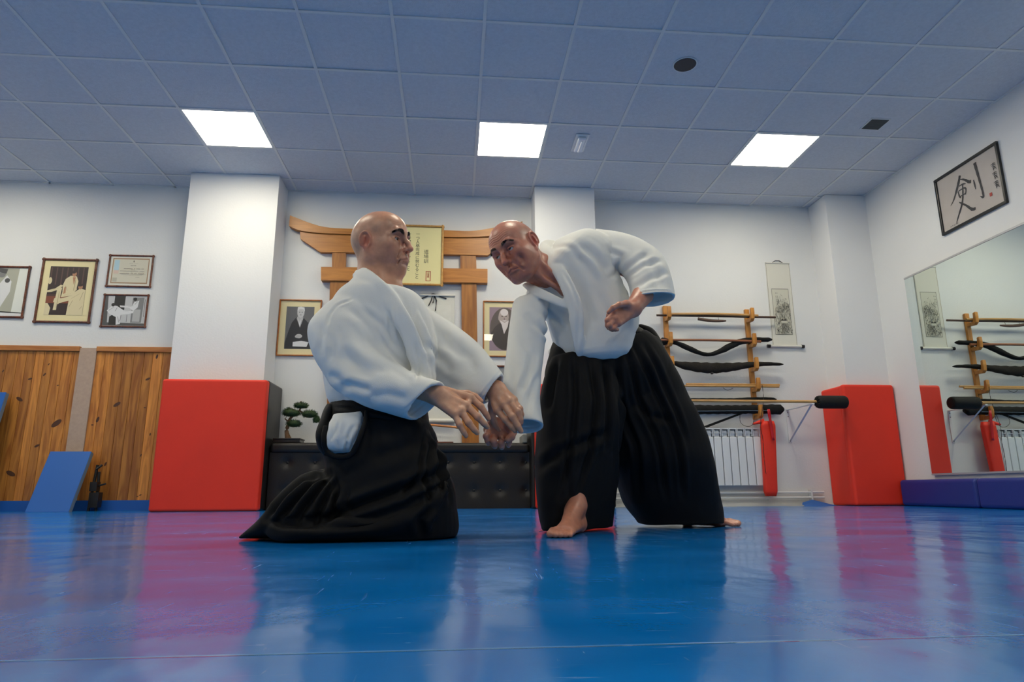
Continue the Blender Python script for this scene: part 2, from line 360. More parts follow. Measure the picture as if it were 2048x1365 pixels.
s_ = MB(); s_.tube([(-3.66, 1.93, 0), (-3.64, 1.95, .40)], .012); s_.tube([(-3.60, 1.94, 0), (-3.62, 1.95, .34)], .012); s_.box((-3.655, 1.90, .03), (-3.575, 1.97, .16)); s_.build('leg', M_blackv, t)
MB().tube([(-3.66, 1.93, .20), (-3.54, 1.93, .235)], .008).build('clamp', M_blackv, t); MB().tube([(-3.64, 1.93, .36), (-3.60, 1.95, .40)], .01).build('knob', M_blackv, t); MB().box((-3.66, 1.90, .17), (-3.60, 1.96, .25)).build('bracket', M_blackv, t)
# low navy bolsters along the mirror wall
for k, (ya, yb) in enumerate(((1.655, .725), (.72, -.21), (-.215, -1.145))):
    o = soft_box('bolster', (3.715, yb, 0), (RIGHT-.004, ya, .235), M_navy, None, .03, loc=(3.76, (ya+yb)/2, 0))
    tag(o, ['low navy blue padded bolster under the mirror, touching the red corner padding', 'low navy blue padded bolster under the mirror, second from the red corner padding', 'low navy blue padded bolster under the mirror, third from the red padding, nearest the camera'][k], 'bolster', 'navy bolsters under the mirror')
# mirror
t = empty('wall_mirror', (RIGHT, .3, .29), 'big wall mirror on the right wall reflecting the weapon rack', 'mirror')
MB().box((RIGHT-.030, -3.0, .285), (RIGHT-.006, 1.285, 2.092)).build('glass', mat('mirror_glass', (.80, .88, .84), .0, metal=1.), t)
MB().box((RIGHT-.034, -3.0, 2.092), (RIGHT-.001, 1.285, 2.108)).build('top_rail', mat('aluminium', (.55, .55, .56), .35, metal=.8), t)
MB().box((RIGHT-.034, -3.0, .27), (RIGHT-.001, 1.285, .285)).build('bottom_rail', mat('aluminium_dull', (.45, .47, .5), .4, metal=.5), t)
# ceiling fittings
t = empty('ceiling_speaker', (*at(1370, 129, 0)[:2], CEIL), 'round dark ceiling speaker grille', 'speaker')
c = atz(1370, 129, CEIL)
ORG[t.name] = V(*c); t.location = tuple(c)
MB().tube([c+V(0, 0, .004), c-V(0, 0, .004)], [.085, .088], 32).build('rim', M_bar, t)
MB().tube([c-V(0, 0, .003), c-V(0, 0, .007)], [.080, .076], 32).build('grille', mat('speaker_grille', (.03, .03, .035), .6, noise=(300, .6)), t)
c = atz(1750, 248, CEIL); t = empty('air_vent', c, 'small square air vent in the ceiling near the right wall', 'vent')
MB().box(c+V(-.085, -.085, -.006), c+V(.085, .085, .002)).build('frame', M_bar, t)
mb = MB().box(c+V(-.075, -.075, -.0075), c+V(.075, .075, -.005))
for k in range(-6, 7): mb.box(c+V(-.075, k*.0115-.002, -.010), c+V(.075, k*.0115+.002, -.006))
mb.build('grille', mat('vent_grille', (.10, .10, .09), .6), t)
c = atz(1160, 286, CEIL); t = empty('emergency_light', c, 'slim recessed emergency light with clear lens beside the middle ceiling panel', 'emergency light')
MB().box(c+V(-.06, -.15, -.006), c+V(.06, .15, .002)).build('housing', M_whitemetal, t, bevel=.004)
MB().box(c+V(-.038, -.12, -.035), c+V(.038, .12, -.006)).build('lens', mat('clear_lens', (.75, .78, .85), .15, spec=.8), t, bevel=.012)
MB().tube([c+V(0, -.09, -.037), c+V(0, .09, -.037)], .008).build('tube', mat('tube_white', (.95, .95, .95), .4), t)

# ------------------------------------------------------------------ torii
M_torii = wood('torii_wood', (.56, .225, .038), (.38, .13, .018), stretch=(.7, 6, 6), rough=.4, scale=3)
M_toriiv = wood('torii_wood_upright', (.46, .18, .032), (.26, .085, .014), stretch=(6, 6, .6), rough=.4, scale=3)
t = empty('wooden_torii', (-.98, BACK, .6), 'flat wooden torii gate mounted on the wall behind the men', 'torii gate')
def Wp(pts, Y): return [at(x, y, Y) for x, y in pts]
y1 = BACK-.075
def smooth_poly(pts, n=6):
    out = []
    for i in range(len(pts)-1):
        p0 = np.array(pts[max(i-1, 0)], float); p1 = np.array(pts[i], float); p2 = np.array(pts[i+1], float); p3 = np.array(pts[min(i+2, len(pts)-1)], float)
        for k in range(n):
            s = k/n; out.append(tuple(.5*((2*p1)+(-p0+p2)*s+(2*p0-5*p1+4*p2-p3)*s*s+(-p0+3*p1-3*p2+p3)*s**3)))
    out.append(tuple(pts[-1])); return out
top = smooth_poly([(580, 431), (622, 447), (655, 455), (712, 458), (812, 459), (895, 461), (945, 462), (990, 455), (1045, 443)])
bot = smooth_poly([(1044, 458), (990, 471), (945, 474), (895, 474), (812, 472), (712, 469), (640, 466), (600, 461), (578, 452)])
MB().prism(Wp(top+bot, y1), (0, .073, 0)).build('top_beam', M_torii, t)
MB().prism(Wp([(600, 463), (640, 467), (712, 471), (812, 474), (895, 476), (1010, 472), (1003, 492), (975, 511), (812, 507), (640, 504), (601, 478)], y1+.02), (0, .053, 0)).build('upper_beam', M_torii, t)
MB().prism(Wp([(642, 534), (975, 538), (975, 566), (642, 561)], y1), (0, .073, 0)).build('cross_beam', M_torii, t)
MB().prism(Wp([(664, 478), (692, 478), (691, 540), (664, 540)], y1+.03), (0, .043, 0)).build('upright', M_toriiv, t)
MB().prism(Wp([(660, 560), (694, 560), (689, 886), (652, 886)], y1+.02), (0, .053, 0)).build('upright', M_toriiv, t)
MB().prism(Wp([(920, 480), (951, 480), (953, 540), (921, 540)], y1+.03), (0, .043, 0)).build('upright', M_toriiv, t)
MB().prism(Wp([(923, 564), (953, 565), (958, 888), (924, 888)], y1+.02), (0, .053, 0)).build('upright', M_toriiv, t)

# ------------------------------------------------------------------ frames and pictures
M_cream = mat('cream_board', (.80, .70, .40), .7); M_orangewood = wood('orange_frame_wood', (.50, .17, .03), (.34, .10, .02), stretch=(4, 4, 4))
M_darkwood = wood('dark_frame_wood', (.20, .05, .018), (.05, .014, .008), stretch=(5, 5, 5), rough=.3, scale=8)
M_bamboo = wood('bamboo', (.62, .34, .09), (.45, .22, .05), stretch=(5, 5, 5), rough=.35)
M_ink = mat('black_ink', (.02, .02, .022), .6); M_seal = mat('red_seal', (.45, .06, .04), .6)
M_glass = bpy.data.materials.new('picture_glass'); M_glass.use_nodes = True
def _glass(nt):
    nt.nodes.remove(nt.nodes['Principled BSDF']); o = nt.nodes['Material Output']; N = nt.nodes.new
    tr, gl, mx, fr = N('ShaderNodeBsdfTransparent'), N('ShaderNodeBsdfGlossy'), N('ShaderNodeMixShader'), N('ShaderNodeFresnel')
    gl.inputs['Roughness'].default_value = .01; fr.inputs['IOR'].default_value = 1.55
    ge = N('ShaderNodeNewGeometry'); iv = N('ShaderNodeMath'); iv.operation = 'SUBTRACT'; iv.inputs[0].default_value = 1; ml = N('ShaderNodeMath'); ml.operation = 'MULTIPLY'
    nt.links.new(ge.outputs['Backfacing'], iv.inputs[1]); nt.links.new(fr.outputs[0], ml.inputs[0]); nt.links.new(iv.outputs[0], ml.inputs[1]); nt.links.new(ml.outputs[0], mx.inputs[0]); nt.links.new(tr.outputs[0], mx.inputs[1]); nt.links.new(gl.outputs[0], mx.inputs[2]); nt.links.new(mx.outputs[0], o.inputs[0])
_glass(M_glass.node_tree)
def flatm(c, r=.55): return mat('print_tone', c, r)
class Frame:
    """a framed picture on a wall. A = lower left corner, u/w = unit vectors along width and height, n = out of the wall"""
    def __init__(s, name, cat, label, A, W, H, u, w, n, border, fm, backm, group=None, depth=.022, bamboo=False, matw=0., matm=None, parts=True):
        s.A = np.asarray(A, float); s.u, s.w, s.n = map(unit, (u, w, n)); s.W, s.H = W, H; s.d = depth
        s.t = empty(name, s.A+s.u*W/2, label, cat, group)
        P = lambda a, b, c=0.: s.A+s.u*a+s.w*b+s.n*c
        s.P = P; s.bd = border
        fr = MB()
        if bamboo:
            r = border/2
            for a, b in (((r, 0), (r, H)), ((W-r, 0), (W-r, H)), ((0, r), (W, r)), ((0, H-r), (W, H-r))):
                L_ = math.hypot(b[0]-a[0], b[1]-a[1]); k = max(3, int(L_/bamboo)); pts = []; rr = []
                for i in range(k):
                    for q, m_ in ((.0, 1.12), (.06, 1.0), (.94, 1.0)): pts.append(P(a[0]+(b[0]-a[0])*(i+q)/k, a[1]+(b[1]-a[1])*(i+q)/k, r*.8)); rr.append(r*m_*.80)
                pts.append(P(b[0], b[1], r*.8)); rr.append(r*.86); fr.tube(pts, rr, 8, up=tuple(s.n))
        else:
            for a, b in (((0, 0), (W, border)), ((0, H-border), (W, H)), ((0, border), (border, H-border)), ((W-border, border), (W, H-border))):
                fr.hexa([P(a[0], a[1]), P(b[0], a[1]), P(b[0], b[1]), P(a[0], b[1])], s.n*depth)
        fr.build('frame', fm, s.t, bevel=0 if bamboo else .003)
        k = border*.6
        MB().hexa([P(k, k, .001), P(W-k, k, .001), P(W-k, H-k, .001), P(k, H-k, .001)], s.n*.006).build('backing' if not matw else 'mount_board', backm, s.t)
        s.x0, s.y0 = border+matw, border+matw; s.pw, s.ph = W-2*s.x0, H-2*s.y0; s.mb = MB(); s.ms = []; s.z = .0075
    def layer(s, poly, m):
        if m not in s.ms: s.ms.append(m)
        s.z += .00012
        v = [s.P(s.x0+a*s.pw, s.y0+b*s.ph, s.z) for a, b in poly]
        s.mb.add(v, [tuple(range(len(v)))], s.ms.index(m)); return s
    def oval(s, cx, cy, rx, ry, m, n=20, rot=0.):
        c, q = math.cos(rot), math.sin(rot)
        return s.layer([(cx+rx*math.cos(2*math.pi*k/n)*c-ry*math.sin(2*math.pi*k/n)*q, cy+rx*math.cos(2*math.pi*k/n)*q+ry*math.sin(2*math.pi*k/n)*c) for k in range(n)], m)
    def text(s, body, size, cx, topy, m, line=1., align='CENTER', shear=0.):
        if m not in s.ms: s.ms.append(m)
        s.z += .0002
        w, fs = text_mesh('t', body, size, s.P(s.x0+cx*s.pw, s.y0+topy*s.ph, s.z), s.u, s.w, m, None, line=line, align=align, depth=.0003, shear=shear)
        s.mb.add(w, fs, s.ms.index(m)); return s
    def glass(s):
        b = s.bd*.7; z = s.d*.72
        return MB().add([s.P(b, b, z), s.P(s.W-b, b, z), s.P(s.W-b, s.H-b, z), s.P(b, s.H-b, z)], [(0, 1, 2, 3)]).build('glass', M_glass, s.t)
    def done(s, name='print'): return s.mb.build(name, s.ms, s.t)
def wall_frame(name, cat, label, corners, border, fm, backm, off=0., **k):
    """corners: photo pixels left top, right top, right bottom, left bottom on the back wall"""
    p = [at(x, y, BACK) for x, y in corners]
    x0 = (p[0][0]+p[3][0])/2; x1 = (p[1][0]+p[2][0])/2; z1 = (p[0][2]+p[1][2])/2; z0 = (p[2][2]+p[3][2])/2
    return Frame(name, cat, label, (x0, BACK-.001-off, z0), x1-x0, z1-z0, (1, 0, 0), (0, 0, 1), (0, -1, 0), border, fm, backm, **k)
FULL = [(0, 0), (1, 0), (1, 1), (0, 1)]
G = lambda v, w=None: flatm((v, v, v) if w is None else w)
g0, g1, g2, g3, g4 = G(.02), G(.09), G(.22), G(.45), G(.72)
skin_bw = G(.55)
# portrait left of the torii: seated elder in a dark robe
f = wall_frame('framed_portrait', 'picture', 'framed black and white portrait of a seated elder in dark robe, left of the torii', [(559, 600), (643, 601), (640, 713), (554, 713)], .012, M_orangewood, M_cream, matw=.058, group='framed portraits of elders')
f.layer(FULL, G(.13)).layer([(.02, 0), (.0, .12), (.12, .42), (.22, .62), (.36, .74), (.62, .74), (.80, .62), (.92, .40), (1, .1), (1, 0)], g0)
f.layer([(.38, .72), (.46, .82), (.60, .82), (.62, .72), (.52, .5)], g3).oval(.52, .86, .13, .125, skin_bw).layer([(.39, .88), (.40, .99), (.52, 1.0), (.64, .98), (.66, .88), (.6, .94), (.46, .94)], g4)
f.oval(.475, .865, .022, .009, g0, 8).oval(.565, .865, .022, .009, g0, 8).oval(.52, .80, .035, .008, g1, 8)
f.layer([(.455, .73), (.50, .60), (.55, .73), (.545, .64), (.50, .52), (.46, .64)], g4).oval(.5, .30, .12, .05, G(.5)).layer([(.3, .16), (.3, .06), (.8, .05), (.86, .16), (.6, .19)], g4).oval(.45, .29, .09, .035, g3).done(); f.glass()
f = wall_frame('framed_portrait', 'picture', 'framed oval portrait of a white bearded elder, right of the torii behind the arm', [(966, 603), (1052, 604), (1052, 715), (966, 715)], .012, M_orangewood, M_cream, matw=.052, group='framed portraits of elders')
sep = flatm((.25, .17, .20)); sep2 = flatm((.06, .045, .035)); sep3 = flatm((.45, .36, .32)); sep4 = flatm((.75, .68, .66))
f.layer(FULL, flatm((.32, .22, .26))).oval(.5, .5, .48, .49, flatm((.12, .09, .075)), 32).layer([(.04, .38), (.08, .25), (.2, .12), (.4, .03), (.6, .03), (.85, .15), (.96, .4), (.8, .6), (.6, .66), (.4, .66), (.2, .56)], sep2)
f.oval(.47, .78, .17, .19, sep3).oval(.49, .88, .13, .08, sep4).layer([(.34, .70), (.4, .6), (.48, .38), (.60, .55), (.64, .70), (.5, .64)], sep4).oval(.42, .79, .03, .012, sep2, 8).oval(.55, .79, .03, .012, sep2, 8).oval(.49, .73, .02, .03, sep, 8).layer([(.40, .685), (.5, .70), (.6, .685), (.5, .67)], sep4).oval(.315, .75, .025, .06, sep3, 10).done(); f.glass()
f = wall_frame('framed_picture', 'picture', 'small dark red framed picture low on the wall behind the joined hands', [(983, 732), (1058, 732), (1058, 775), (983, 775)], .016, M_darkwood, G(.3))
f.layer(FULL, G(.3)).layer([(.1, .1), (.9, .1), (.9, .5), (.1, .5)], g1).done()
# plaque with the dojo rules
f = wall_frame('bamboo_plaque', 'plaque', 'cream plaque of vertical Japanese writing in a bamboo frame on the torii', [(737, 455), (889, 457), (887, 578), (737, 577)], .03, M_bamboo, M_cream, bamboo=.12, off=.08)
f.layer(FULL, mat('plaque_paper', (.80, .72, .36), .6))
# the columns run from right to left
cols = [('道\n場\n訓', .79, .60, .044), ('一\nつ\n人\n格\n完\n成\nに\n努\nむ\nる\nこ\nと', .665, .91, .037), ('一\nつ\n誠\nの\n道\nを\n守\nる\nこ\nと', .54, .91, .037), ('一\nつ\n努\n力\nの\n精\n神\nを\n養\nう\nこ\nと', .415, .91, .037), ('一\nつ\n礼\n儀\nを\n重\nん\nず\nる\nこ\nと', .29, .91, .037), ('一\nつ\n血\n気\nの\n勇\nを\n戒\nむ\nる\nこ\nと', .165, .91, .037)]
for body, cx, ty, sz in cols: f.text(body, sz*1.12, cx, ty, M_ink, line=1.0 if sz > .034 else 1.)
f.text('正\n道\n館', .022, .825, .205, M_seal, line=.95)
for q in ([(.79, .05), (.80, .05), (.80, .22), (.79, .22)], [(.85, .05), (.86, .05), (.86, .22), (.85, .22)], [(.79, .21), (.86, .21), (.86, .22), (.79, .22)], [(.79, .04), (.86, .04), (.86, .05), (.79, .05)]): f.layer(q, M_seal)
f.done('writing')
# four frames at the left
Bm = dict(bamboo=.10)
f = wall_frame('framed_photo', 'picture', 'bamboo framed black and white photo cut off by the left edge of the picture', [(-55, 531), (62, 533), (50, 638), (-68, 637)], .026, M_darkwood, G(.6), group='framed photos on the left wall', **Bm)
ye, yw = flatm((.42, .42, .34)), flatm((.74, .76, .70))
f.layer(FULL, ye).layer([(.80, .06), (1, .06), (1, 1), (.84, 1)], yw).layer([(0, 0), (1, 0), (1, .06), (0, .09)], g4).layer([(.36, .08), (1, .05), (1, .07), (.5, .10)], g0)
f.layer([(.40, .10), (.55, .10), (.72, .5), (.72, .72), (.62, .85), (.52, .70), (.42, .5)], g4).layer([(0, .3), (.3, .4), (.42, .7), (.5, .9), (.42, 1), (0, 1)], g3).oval(.52, .86, .07, .06, g2).oval(.64, .74, .05, .05, g1).layer([(.1, .3), (.28, .38), (.38, .6), (.25, .55)], g1).layer([(.44, .92), (.6, .88), (.62, .98), (.46, 1)], g1).done()
f = wall_frame('framed_photo', 'picture', 'largest bamboo framed photo, sepia print of a group in white practising', [(85, 518), (197, 518), (183, 648), (69, 648)], .028, M_darkwood, M_cream, matw=.055, group='framed photos on the left wall', **Bm)
br, bk, cr_, sk = flatm((.08, .035, .03)), flatm((.035, .02, .02)), flatm((.72, .62, .38)), flatm((.45, .22, .12))
dk2, fold = flatm((.10, .05, .045)), flatm((.42, .33, .18))
f.layer(FULL, bk)
for k in range(7): f.layer([(.03+.14*k, .62), (.06+.14*k, .62), (.06+.14*k, .98), (.03+.14*k, .98)], dk2)
f.layer([(0, .24), (1, .24), (1, .42), (0, .42)], flatm((.22, .06, .03))).layer([(0, .38), (1, .38), (1, .42), (0, .42)], br)
f.layer([(.40, .48), (.39, .62), (.44, .74), (.56, .81), (.72, .80), (.78, .70), (.76, .55), (.66, .46)], cr_).oval(.655, .845, .055, .055, sk).oval(.63, .885, .055, .03, bk).layer([(.62, .78), (.70, .78), (.67, .62)], sk)
f.layer([(0, .50), (.20, .54), (.34, .62), (.40, .60), (.30, .52), (.12, .47), (0, .46)], cr_).layer([(.22, .10), (.34, .10), (.38, .56), (.26, .56)], cr_).layer([(.0, 0), (.13, 0), (.15, .14), (.06, .24), (0, .24)], cr_).oval(.04, .70, .05, .07, cr_)
f.layer([(.20, .26), (.36, .24), (.62, .30), (.66, .40), (.40, .34), (.22, .34)], cr_).layer([(.58, 0), (1, 0), (1, .52), (.86, .55), (.70, .46), (.60, .30)], cr_).layer([(.38, .36), (.66, .40), (.78, .54), (.60, .58), (.42, .54)], cr_)
f.oval(.86, .58, .06, .05, sk).oval(.85, .62, .06, .03, bk).layer([(.43, .43), (.49, .45), (.48, .58), (.44, .57)], sk).layer([(.30, .01), (.56, .01), (.57, .22), (.32, .22)], bk)
for q in (((.46, .60), (.52, .50)), ((.70, .72), (.68, .50)), ((.66, .34), (.86, .44)), ((.62, .16), (.70, .30)), ((.88, .30), (.95, .48)), ((.30, .14), (.32, .48)), ((.44, .40), (.62, .44)), ((.10, .50), (.28, .55)), ((.90, .12), (.96, .18))):
    (xa_, ya_), (xb_, yb_) = q; f.layer([(xa_, ya_), (xa_+.012, ya_), (xb_+.012, yb_), (xb_, yb_)], fold)
f.done()
f = wall_frame('framed_certificate', 'certificate', 'small bamboo framed certificate with blue strip, upper of the two small frames', [(219, 510), (309, 511), (304, 577), (212, 575)], .022, M_darkwood, mat('paper', (.72, .70, .62), .7), group='framed photos on the left wall', **Bm)
pap = mat('certificate_paper', (.66, .62, .50), .7); gold = flatm((.36, .22, .12)); cy = flatm((.42, .60, .68)); tx = flatm((.28, .24, .20))
f.layer([(.05, .06), (.95, .06), (.95, .95), (.05, .95)], gold).layer([(.075, .10), (.925, .10), (.925, .91), (.075, .91)], pap).layer([(.095, .52), (.22, .52), (.22, .88), (.095, .88)], cy).layer([(.095, .40), (.22, .40), (.22, .52), (.095, .52)], flatm((.66, .50, .42)))
f.oval(.57, .84, .02, .035, tx, 10).layer([(.09, .12), (.20, .12), (.20, .26), (.09, .26)], flatm((.48, .45, .36)))
for yy, xa, xb, hh in ((.76, .46, .68, .006), (.68, .50, .64, .02), (.57, .34, .84, .018), (.535, .50, .62, .01), (.49, .26, .86, .012), (.45, .52, .58, .008), (.395, .26, .86, .022), (.34, .5, .82, .006), (.27, .66, .76, .012)):
    n = int((xb-xa)/.03); 
    for k in range(n):
        if random.random() < .88: f.layer([(xa+(xb-xa)*k/n, yy), (xa+(xb-xa)*(k+.8)/n, yy), (xa+(xb-xa)*(k+.8)/n, yy+hh), (xa+(xb-xa)*k/n, yy+hh)], tx)
f.done()
f = wall_frame('framed_photo', 'picture', 'small bamboo framed black and white photo of two people sparring, below the certificate', [(208, 589), (298, 589), (295, 657), (201, 656)], .022, M_darkwood, G(.5), group='framed photos on the left wall', **Bm)
f.layer(FULL, G(.55)).layer([(0, 0), (1, 0), (1, .08), (0, .1)], g1).layer([(0, 0), (.14, 0), (.14, .1), (.1, .1), (.06, 1), (0, 1)], g1).layer([(.22, .45), (.22, 1), (.48, 1), (.48, .4)], g0).layer([(.66, .1), (.92, .1), (.94, .96), (.66, .96)], g2).layer([(.7, .14), (.88, .14), (.88, .55), (.7, .55)], g3)
f.layer([(.14, .02), (.32, .02), (.34, .25), (.2, .35), (.14, .3)], g0).layer([(.06, .5), (.18, .68), (.30, .66), (.44, .54), (.52, .5), (.72, .5), (.70, .42), (.50, .38), (.40, .36), (.42, .05), (.32, .02), (.30, .3), (.14, .38)], g4)
f.layer([(.36, .68), (.66, .66), (.70, .80), (.82, .86), (.80, .62), (.70, .5), (.60, .60), (.38, .62)], g4).oval(.2, .70, .045, .06, g0).oval(.72, .90, .045, .06, g0)
for q in (((.10, .50), (.22, .62)), ((.30, .60), (.26, .48)), ((.34, .30), (.38, .10)), ((.44, .50), (.60, .46)), ((.72, .72), (.78, .82)), ((.52, .62), (.70, .68)), ((.70, .86), (.74, .84)), ((.40, .14), (.42, .34)), ((.56, .12), (.56, .36)), ((.96, .3), (.96, .9))):
    (xa_, ya_), (xb_, yb_) = q; f.layer([(xa_, ya_), (xa_+.010, ya_), (xb_+.010, yb_), (xb_, yb_)], g1)
f.done()
# calligraphy on the right wall
f = Frame('framed_calligraphy', 'calligraphy', 'black framed brush calligraphy of one big character on the right wall above the mirror', (RIGHT-.001, .75, 2.322), .70, .526, (0, -1, 0), (0, 0, 1), (-1, 0, 0), .022, mat('black_frame', (.012, .012, .012), .3), mat('rice_paper', (.50, .45, .41), .6, noise=(6, .05)))
mir = mat('glass_tone', (.50, .45, .41), .3)
def brush(f, pts, wd, m):
    """one brush stroke: a ribbon of varying width along points given in the picture's 0..1 frame"""
    P_ = [np.array(p, float)*np.array([f.pw, f.ph]) for p in smooth_poly(pts, 5)]; n = len(P_); ws = np.interp(np.linspace(0, 1, n), np.linspace(0, 1, len(wd)), wd)
    L_, R_ = [], []
    for i, p in enumerate(P_):
        tg = P_[min(i+1, n-1)]-P_[max(i-1, 0)]; tg = tg/(np.linalg.norm(tg)+1e-9); nn = np.array([-tg[1], tg[0]])*ws[i]*(1+.12*math.sin(i*2.1)); L_.append(p+nn); R_.append(p-nn)
    if m not in f.ms: f.ms.append(m)
    f.z += .00012; q = L_+R_; v = [f.P(f.x0+a, f.y0+b, f.z) for a, b in q]
    f.mb.add(v, [(i, i+1, n+i+1, n+i) for i in range(n-1)], f.ms.index(m))
B = lambda pts, wd: brush(f, pts, wd, M_ink)
# the character for sword: left part, then the blade strokes at the right
B([(.40, .86), (.34, .70), (.24, .50), (.17, .42)], [.012, .014, .008, .002])
B([(.38, .80), (.46, .74), (.52, .66), (.56, .64)], [.004, .009, .013, .014])
B([(.36, .68), (.42, .68), (.47, .66)], [.005, .007, .005])
B([(.33, .60), (.34, .50), (.36, .46)], [.006, .008, .005]); B([(.34, .60), (.43, .60), (.46, .56), (.44, .47)], [.005, .007, .008, .006]); B([(.35, .49), (.44, .49)], [.005, .006])
B([(.42, .68), (.40, .50), (.36, .34), (.27, .16), (.22, .06)], [.007, .009, .011, .008, .002])
B([(.32, .40), (.42, .28), (.50, .16), (.56, .14)], [.005, .009, .013, .012])
B([(.60, .64), (.605, .56), (.61, .46)], [.005, .009, .004])
B([(.66, .92), (.67, .78), (.69, .55), (.705, .35), (.70, .26), (.66, .30)], [.016, .013, .011, .010, .011, .003])
for k, (cx, cyy) in enumerate(((.92, .66), (.92, .50), (.92, .34))):
    for a in range(4): B([(cx-.035+.01*a, cyy+.05-.03*a), (cx+.01, cyy+.06-.03*a), (cx+.035, cyy+.04-.025*a)], [.002, .004, .002])
    B([(cx, cyy+.06), (cx-.005, cyy-.06)], [.003, .003]); B([(cx+.01, cyy), (cx+.04, cyy-.06)], [.003, .002])
f.layer([(.80, .20), (.84, .20), (.84, .26), (.80, .26)], M_seal)
for k in range(5): B([(.12+.03*k, .04+.006*(k % 2)), (.135+.03*k, .055)], [.003, .002])
f.done('brush_writing')
f.glass()
# ------------------------------------------------------------------ hanging scrolls
M_silk = mat('scroll_silk', (.70, .68, .60), .7, bump=(150, .1)); M_paper = mat('scroll_paper', (.72, .70, .62), .75, noise=(14, .04))
M_rod = mat('scroll_rod', (.72, .70, .63), .5); M_black = mat('black_lacquer', (.015, .012, .012), .3)
# centre scroll hanging inside the torii
t = empty('hanging_scroll', (-.63, BACK-.01, .80), 'plain hanging scroll with black cord inside the torii behind the kneeling man', 'scroll')
MB().box((-.815, BACK-.012, .82), (-.475, BACK-.008, 2.075)).build('silk', M_silk, t)
MB().box((-.780, BACK-.014, 1.0), (-.510, BACK-.012, 1.98)).build('paper', M_paper, t)
MB().tube([(-.835, BACK-.03, .815), (-.455, BACK-.03, .815)], .020, 14).build('roller', M_rod, t)
MB().tube([(-.82, BACK-.02, 2.075), (-.47, BACK-.02, 2.075)], .010, 10).build('hanging_rod', M_rod, t)
c = at(866, 588, BACK-.02)
mb = MB()
for q in ([(866, 588), (842, 598)], [(866, 588), (893, 598)], [(866, 588), (862, 602), (857, 612)], [(868, 588), (873, 602), (871, 622)], [(864, 588), (869, 594), (866, 606)]):
    mb.tube([at(x, y, BACK-.02) for x, y in q], .006, 6)
mb.build('cord', M_black, t)
inkb = Frame.layer
mb = MB()
for q, w in (([(877, 645), (881, 642), (886, 646)], 3), ([(878, 650), (884, 648)], 2), ([(882, 640), (880, 652)], 1.6), ([(876, 654), (880, 653)], 1.5)):
    for (xa, ya), (xb, yb) in zip(q[:-1], q[1:]):
        n_ = unit(V(-(yb-ya), xb-xa))[:2]*w/2; Y = BACK-.0145
        mb.add([at(xa-n_[0], ya-n_[1], Y), at(xb-n_[0], yb-n_[1], Y), at(xb+n_[0], yb+n_[1], Y), at(xa+n_[0], ya+n_[1], Y)], [(0, 1, 2, 3)])
mb.build('ink_mark', M_ink, t)
# sword lying under the scroll on the ledge stand
t = empty('curved_sword', at(820, 850, 1.95), 'curved sword in orange lacquered sheath lying under the hanging scroll', 'sword')
pts = [at(x, y, 1.93) for x, y in smooth_poly([(690, 862), (760, 853), (810, 850), (850, 850), (890, 853), (917, 856)], 4)]
MB().tube(pts, [.011]*len(pts), 10).build('sheath', mat('orange_lacquer', (.60, .22, .06), .3), t)
t2 = empty('sword_stand', (-.72, 1.93, .585), 'dark little sword stand on the black ledge under the scroll', 'sword stand')
a = at(745, 857, 1.93); b = at(835, 852, 1.93)
for p in (a, b): MB().box((p[0]-.012, 1.91, .60), (p[0]+.012, 1.95, p[2]-.012)).build('upright', M_darkwood, t2)
MB().box((a[0]-.05, 1.88, .586), (b[0]+.05, 1.98, .602)).build('base', M_darkwood, t2, bevel=.004)
# little dark tray on the ledge
p = at(893, 884, 1.82); q = at(872, 884, 1.82)
tag(MB().box((q[0], 1.80, .586), (q[0]+.16, 1.86, .60)).box((q[0]+.005, 1.81, .60), (q[0]+.02, 1.83, .612)).build('small_tray', M_darkwood, None, bevel=.002, loc=(q[0], 1.83, .586)), 'small dark brown wooden tray on the black ledge beside the torii post', 'tray')
# round grey dial on the middle pillar
c = at(1108, 705, 1.765)
t = empty('wall_dial', c, 'round grey wall dial on the middle pillar beside the black trousers', 'dial')
MB().tube([c+V(0, .004, 0), c+V(0, -.02, 0)], [.052, .050], 28, up=(0, 0, 1)).build('housing', mat('grey_plastic', (.42, .43, .41), .45), t)
MB().tube([c+V(0, -.02, 0), c+V(0, -.026, 0)], [.036, .034], 28).build('cover', mat('grey_plastic_light', (.5, .51, .49), .4), t)
# landscape scroll on the right
p = [at(x, y, BACK) for x, y in ((1530, 527), (1574, 527), (1598, 697), (1545, 697))]
xa, xb = 2.83, 3.085; za, zb = 1.60, 2.51
xa, xb = (p[0][0]+p[3][0])/2, (p[1][0]+p[2][0])/2
t = empty('landscape_scroll', ((xa+xb)/2, BACK, za), 'hanging scroll with ink mountain landscape right of the weapon rack', 'scroll')
MB().box((xa, BACK-.009, za), (xb, BACK-.006, zb)).build('silk', M_silk, t)
M_line = flatm((.25, .22, .15))
for q in (xa+.004, xb-.006): MB().box((q, BACK-.0095, za), (q+.003, BACK-.0088, zb)).build('border_line', M_line, t)
MB().tube([(xa-.035, BACK-.02, za), (xb+.035, BACK-.02, za)], .014, 12).build('roller', M_rod, t)
for x_ in (xa-.035, xb+.035): s_ = 1 if x_ > xa else -1; MB().tube([(x_, BACK-.02, za), (x_+s_*.03, BACK-.02, za)], .018, 12).build('roller_knob', M_black, t)
MB().tube([(xa, BACK-.012, zb), (xb, BACK-.012, zb)], .007, 8).build('hanging_rod', M_rod, t)
MB().tube([(xa+.07, BACK-.014, zb), ((xa+xb)/2-.02, BACK-.014, zb+.028), ((xa+xb)/2+.02, BACK-.014, zb+.028), (xb-.07, BACK-.014, zb)], .004, 6).build('cord', M_black, t)
